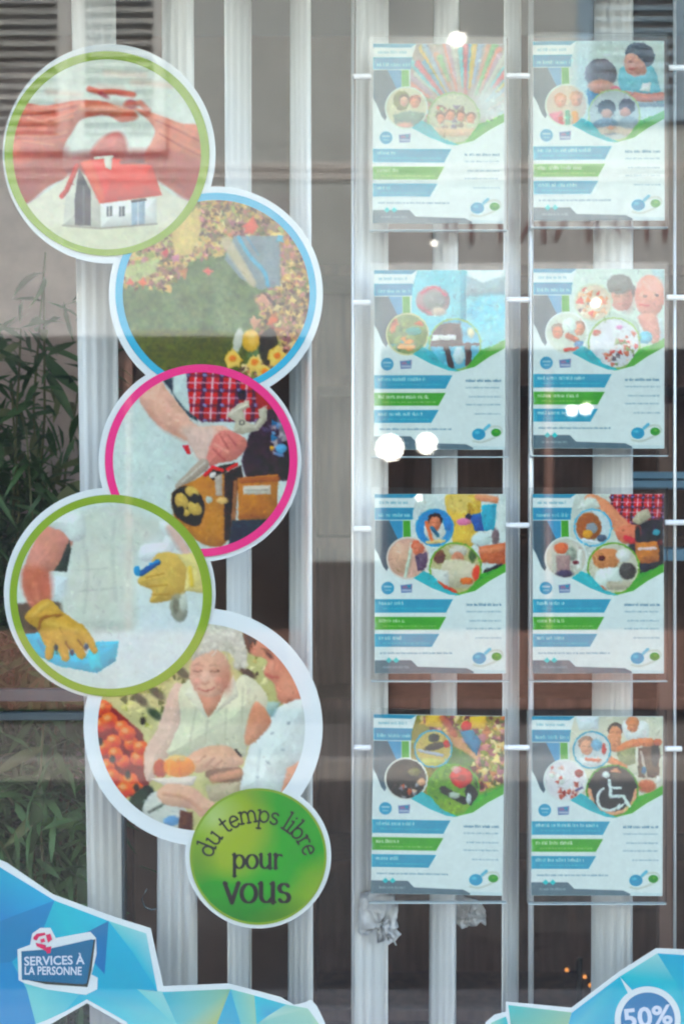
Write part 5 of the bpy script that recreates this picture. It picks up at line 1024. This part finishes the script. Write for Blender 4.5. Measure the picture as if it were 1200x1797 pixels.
# ---------------------------------------------------------------- round stickers on the inside of the pane
def sticker(label, white, ring, pic, pc, order, ringmat, name='photo_sticker'):
    """white = (cx, cy, rx, ry) of the rim, ring = (cx, cy, r_out, rx_in, ry_in), pic = painter, pc = picture outline"""
    k = 1 / S; y = 0.0046 - order * 0.0012      # higher order lies nearer the pane
    cw_, cr = P(white[0], white[1]), P(ring[0], ring[1])
    e = empty(name, (cw_.x, 0.003, cw_.z - white[3] * k), label, 'sticker', 'round vinyl stickers on the window')
    disc_slab('white_rim', cw_, white[2] * k, white[3] * k, 0.0056 + order * 0.0004, 0.0059 + order * 0.0004, M['white'], e)
    c = pic() if pic is pic_motto else pic().detail(*((1500, 11, .22) if pic is not pic_house else (500, 12, .12))).photo(2.2 if pic is not pic_house else 1.2, None, .42); pcx, pcy, prx, pry = pc
    def tw(X, Y): return np.stack([(X - 600) * k, np.full(X.shape, y + 0.0004), CZ + (898.5 - Y) * k], -1)
    link('printed_picture', c.mesh('printed_picture', tw, lambda X, Y: ((X - pcx) / (prx + 2.5)) ** 2 + ((Y - pcy) / (pry + 2.5)) ** 2 < 1), M['ink'], e)
    pcw = P(pcx, pcy)
    if ringmat is not None:
        disc_slab('colour_ring', cr, ring[2] * k, ring[2] * k, y, y + 0.0003, ringmat, e, hole=(pcw.x, pcw.z, prx * k, pry * k))
    else:
        disc_slab('inner_rim', pcw, (prx + 4) * k, (pry + 4) * k, y, y + 0.0003, M['white'] if name == 'photo_sticker' else M['green'], e, hole=(pcw.x, pcw.z, prx * k, pry * k))
    return e
sticker('green-ringed round sticker of hands sheltering a small red-roofed house', (191, 268.5, 187, 193), (187.5, 268.5, 180), pic_house, (187.5, 270, 165, 167), 1, M['green'])
sticker('blue-ringed round sticker of autumn leaves on green lawn', (378.5, 515, 188, 189), (378.5, 513.5, 176.5), pic_leaves, (379, 514, 164, 164), 0, M['blue'])
sticker('magenta-ringed round sticker of a hand gripping a wrench by a toolbelt', (350.5, 808, 178, 178), (353, 808, 169), pic_tools, (353, 808, 155, 155), 1, M['pink'])
sticker('green-ringed round sticker of yellow gloves wiping with a blue cloth', (192, 1042, 186, 186), (194.5, 1045.5, 177.5), pic_gloves, (193, 1045.5, 163, 163.5), 2, M['green'])
sticker('large white-rimmed round sticker of a grey-haired woman at a market stall', (356, 1277, 210, 209), (353, 1277, 186), pic_market, (353, 1277, 182, 182), 0, None)
sticker('small green disc sticker lettered du temps libre pour vous', (453, 1503, 128, 128), (453, 1504, 117), pic_motto, (453, 1504, 116, 116), 1, None, 'slogan_sticker')

# ---------------------------------------------------------------- faceted vinyl at the foot of the pane
def facets(name, tris, y, parent):
    vs, fs, cs = [], [], []
    for pts, col in tris:
        b0 = len(vs)
        for i, (x, z) in enumerate(pts):
            q = P(x, z); vs.append((q.x, y, q.z)); cs.append(col[i] if isinstance(col[0], tuple) else col)
        fs.append(tuple(range(b0, b0 + len(pts))))
    me = bpy.data.meshes.new(name); me.from_pydata(vs, [], fs)
    at = me.color_attributes.new('ink', 'FLOAT_COLOR', 'POINT')
    at.data.foreach_set('color', np.concatenate([ink(np.array(cs, float)), np.ones((len(cs), 1))], 1).astype(np.float32).ravel())
    me.materials.append(M['ink']); me.validate()
    return link(name, me, M['ink'], parent)
def lettering(name, text, px, py, wpx, hpx, mat, parent, y, rot=0.0, shear=0.0, bold=0.0):
    cu = bpy.data.curves.new(name, 'FONT'); cu.body = text; cu.size = 1.0; cu.offset = bold; cu.shear = shear; cu.resolution_u = 3
    tmp = bpy.data.objects.new('tmp', cu); COL.objects.link(tmp); dg = bpy.context.evaluated_depsgraph_get()
    me = bpy.data.meshes.new_from_object(tmp.evaluated_get(dg)); bpy.data.objects.remove(tmp); bpy.data.curves.remove(cu)
    n = len(me.vertices); co = np.empty(n * 3); me.vertices.foreach_get('co', co); co = co.reshape(-1, 3)
    x0, y0 = co[:, 0].min(), co[:, 1].min(); x1, y1 = co[:, 0].max(), co[:, 1].max()
    u = ((co[:, 0] - x0) / (x1 - x0) - .5) * wpx; v = ((co[:, 1] - y0) / (y1 - y0) - .5) * hpx
    ca, sa = math.cos(R(rot)), math.sin(R(rot)); X = px + u * ca - v * sa * -1 * -1; Z = py - (u * sa + v * ca)
    out = np.stack([(X - 600) / S, np.full(n, y), CZ + (898.5 - Z) / S], -1)
    me.vertices.foreach_set('co', out.astype(np.float32).ravel()); me.materials.clear(); me.materials.append(mat); me.update(); me.name = name
    return link(name, me, mat, parent)
bl = empty('faceted_vinyl', (P(200, 1900).x, 0.003, P(200, 1900).z), 'blue faceted vinyl with a small blue service badge at the window foot', 'sticker', 'faceted blue vinyls along the window foot')
poly_slab('white_rim', [(-60, 1478), (0, 1511), (12, 1516), (92, 1571), (200, 1611), (264, 1631), (286, 1733), (400, 1728), (492, 1752), (516, 1766), (530, 1763), (546, 1757), (556, 1768), (570, 1797), (590, 1860), (570, 1920), (260, 1920), (215, 1800), (152, 1763), (88, 1800), (60, 1920), (-60, 1920)], 0.0072, 0.0075, M['white'], bl)
C1, C2, C3, C4, PA = (0, 180, 218), (0, 142, 196), (0, 198, 222), (0, 132, 186), (136, 214, 222)
facets('printed_facets', [
    ([(-60, 1492), (0, 1524), (95, 1582), (0, 1618), (-60, 1640)], (C1, C1, (0, 180, 230), (0, 150, 214), C1)),
    ([(-60, 1640), (0, 1618), (95, 1582), (72, 1640), (20, 1690), (-60, 1700)], (C2, C2, (0, 150, 212), C2, C2, C2)),
    ([(95, 1582), (190, 1618), (128, 1650), (72, 1640)], (C3, (0, 196, 230), C3, C1)), ([(190, 1618), (183, 1712), (128, 1650)], (C4, (0, 130, 196), C4)),
    ([(128, 1650), (183, 1712), (150, 1735), (20, 1690), (72, 1640)], C1),
    ([(190, 1618), (256, 1640), (276, 1742), (232, 1672)], (PA, (170, 222, 232), (60, 190, 224), (90, 200, 226))), ([(190, 1618), (232, 1672), (276, 1742), (240, 1738), (150, 1735), (183, 1712)], ((40, 190, 226), (0, 184, 224), (0, 180, 224), C1, C1, C1)),
    ([(-60, 1700), (20, 1690), (46, 1738), (62, 1800), (50, 1920), (-60, 1920)], (0, 152, 212)), ([(20, 1690), (150, 1735), (112, 1778), (82, 1792), (62, 1800), (46, 1738)], (C1, (60, 190, 222), (120, 206, 224), PA, PA, PA)),
    ([(150, 1735), (240, 1738), (306, 1800), (300, 1920), (270, 1915), (222, 1796), (152, 1756), (112, 1778)], ((0, 182, 222), (30, 190, 224), PA, PA, PA, (110, 206, 226), (60, 194, 224), (80, 196, 222))),
    ([(240, 1738), (284, 1742), (310, 1800), (306, 1800)], (PA, (160, 216, 224), PA, PA)),
    ([(284, 1743), (404, 1738), (380, 1800), (340, 1920), (300, 1920), (310, 1800)], ((60, 186, 214), (150, 196, 170), (190, 200, 140), (150, 200, 180), PA, (120, 200, 214))),
    ([(404, 1738), (422, 1800), (380, 1800)], ((10, 178, 220), (30, 176, 214), (40, 180, 214))), ([(404, 1738), (446, 1749), (450, 1800), (422, 1800)], ((110, 200, 214), (170, 212, 190), (160, 208, 190), (120, 200, 206))),
    ([(446, 1749), (502, 1765), (470, 1785), (450, 1800)], (C3, C3, (0, 170, 214), C3)), ([(502, 1765), (540, 1772), (560, 1800), (570, 1900), (340, 1915), (380, 1800), (450, 1800), (470, 1785)], ((150, 206, 206), (176, 214, 200), (190, 222, 200), PA, PA, (170, 206, 170), (140, 204, 206), (190, 224, 220))),
], 0.0066, bl)
bd = empty('service_badge', (0, 0, 0)); bd.parent = bl; bd.location = -Vector(bl.location)
poly_slab('badge_rim', [(30, 1668), (52, 1660), (56, 1640), (70, 1630), (88, 1630), (97, 1648), (140, 1640), (158, 1637), (168, 1648), (169, 1676), (160, 1712), (171, 1718), (170, 1738), (150, 1748), (80, 1738), (44, 1728), (32, 1722)], 0.0060, 0.0063, M['white'], bd)
poly_slab('badge_shadow', [(40, 1720), (148, 1725), (158, 1652), (167, 1650), (160, 1705), (153, 1734), (80, 1729)], 0.0054, 0.0057, M['black'], bd)
bluebadge = mat_plain('deep blue vinyl', tuple(lin((0, 96, 134))), 0.4)
poly_slab('badge_plate', [(37, 1671), (80, 1668), (160, 1650), (164, 1651), (152, 1727), (145, 1729), (38, 1721)], 0.0050, 0.0053, bluebadge, bd)
silver = mat_plain('pale vinyl lettering', (0.55, 0.60, 0.68), 0.4)
lettering('lettering', 'SERVICES À', 95, 1685, 106, 20, silver, bd, 0.0047, 1.5, 0, .02); lettering('lettering', 'LA PERSONNE', 93, 1705, 100, 15, silver, bd, 0.0046, -0.5, 0, .02)
crimson = mat_plain('crimson vinyl', tuple(lin((206, 30, 84))), 0.4)
for q in ([(58, 1646), (64, 1640), (78, 1638), (80, 1642), (68, 1645), (64, 1652), (58, 1650)], [(80, 1642), (88, 1640), (91, 1650), (84, 1656), (82, 1650)], [(70, 1650), (77, 1648), (79, 1654), (72, 1656)], [(62, 1656), (72, 1658), (80, 1660), (82, 1672), (76, 1668), (64, 1662)], [(80, 1664), (90, 1662), (88, 1674), (82, 1675)]):
    poly_slab('emblem_stroke', q, 0.0047, 0.0049, crimson, bd)
br = empty('faceted_vinyl', (P(1050, 1900).x, 0.003, P(1050, 1900).z), 'cyan faceted vinyl with a blue 50% disc at the window foot', 'sticker', 'faceted blue vinyls along the window foot')
poly_slab('white_rim', [(840, 1920), (852, 1797), (868, 1783), (888, 1778), (888, 1760), (1003, 1771), (1086, 1708), (1152, 1666), (1200, 1668), (1280, 1690), (1280, 1920)], 0.0072, 0.0075, M['white'], br)
facets('printed_facets', [
    ([(892, 1766), (1003, 1779), (990, 1830), (900, 1830)], ((40, 190, 200), (160, 200, 180), (170, 204, 170), (150, 200, 180))), ([(862, 1797), (888, 1786), (900, 1830), (860, 1920)], ((150, 214, 200), (40, 190, 200), C3, C3)),
    ([(1003, 1780), (1088, 1716), (1110, 1760), (1060, 1830), (990, 1830)], ((20, 178, 222), (0, 190, 222), C3, C1, (120, 200, 220))), ([(1088, 1716), (1154, 1675), (1186, 1726), (1110, 1740)], ((80, 200, 220), (170, 220, 226), (70, 196, 220), (0, 188, 224))),
    ([(1154, 1675), (1200, 1678), (1280, 1700), (1280, 1920), (1186, 1726)], ((0, 182, 220), (0, 180, 222), C1, C1, (0, 190, 220))), ([(1110, 1740), (1186, 1726), (1280, 1920), (1000, 1920), (990, 1830), (1060, 1830)], (C3, C3, C1, PA, PA, C1)),
    ([(900, 1830), (990, 1830), (1000, 1920), (860, 1920)], (PA, PA, C3, C3)),
], 0.0066, br)
dc = P(1137, 1791)
disc_slab('disc_rim', dc, 58 / S, 58 / S, 0.0060, 0.0063, M['white'], br, 96); disc_slab('blue_disc', dc, 47.5 / S, 47.5 / S, 0.0054, 0.0057, mat_plain('royal blue vinyl', tuple(lin((0, 108, 156))), 0.4), br, 96)
lettering('lettering', '50%', 1137, 1786, 86, 36, silver, br, 0.0050, 6, 0, .025)
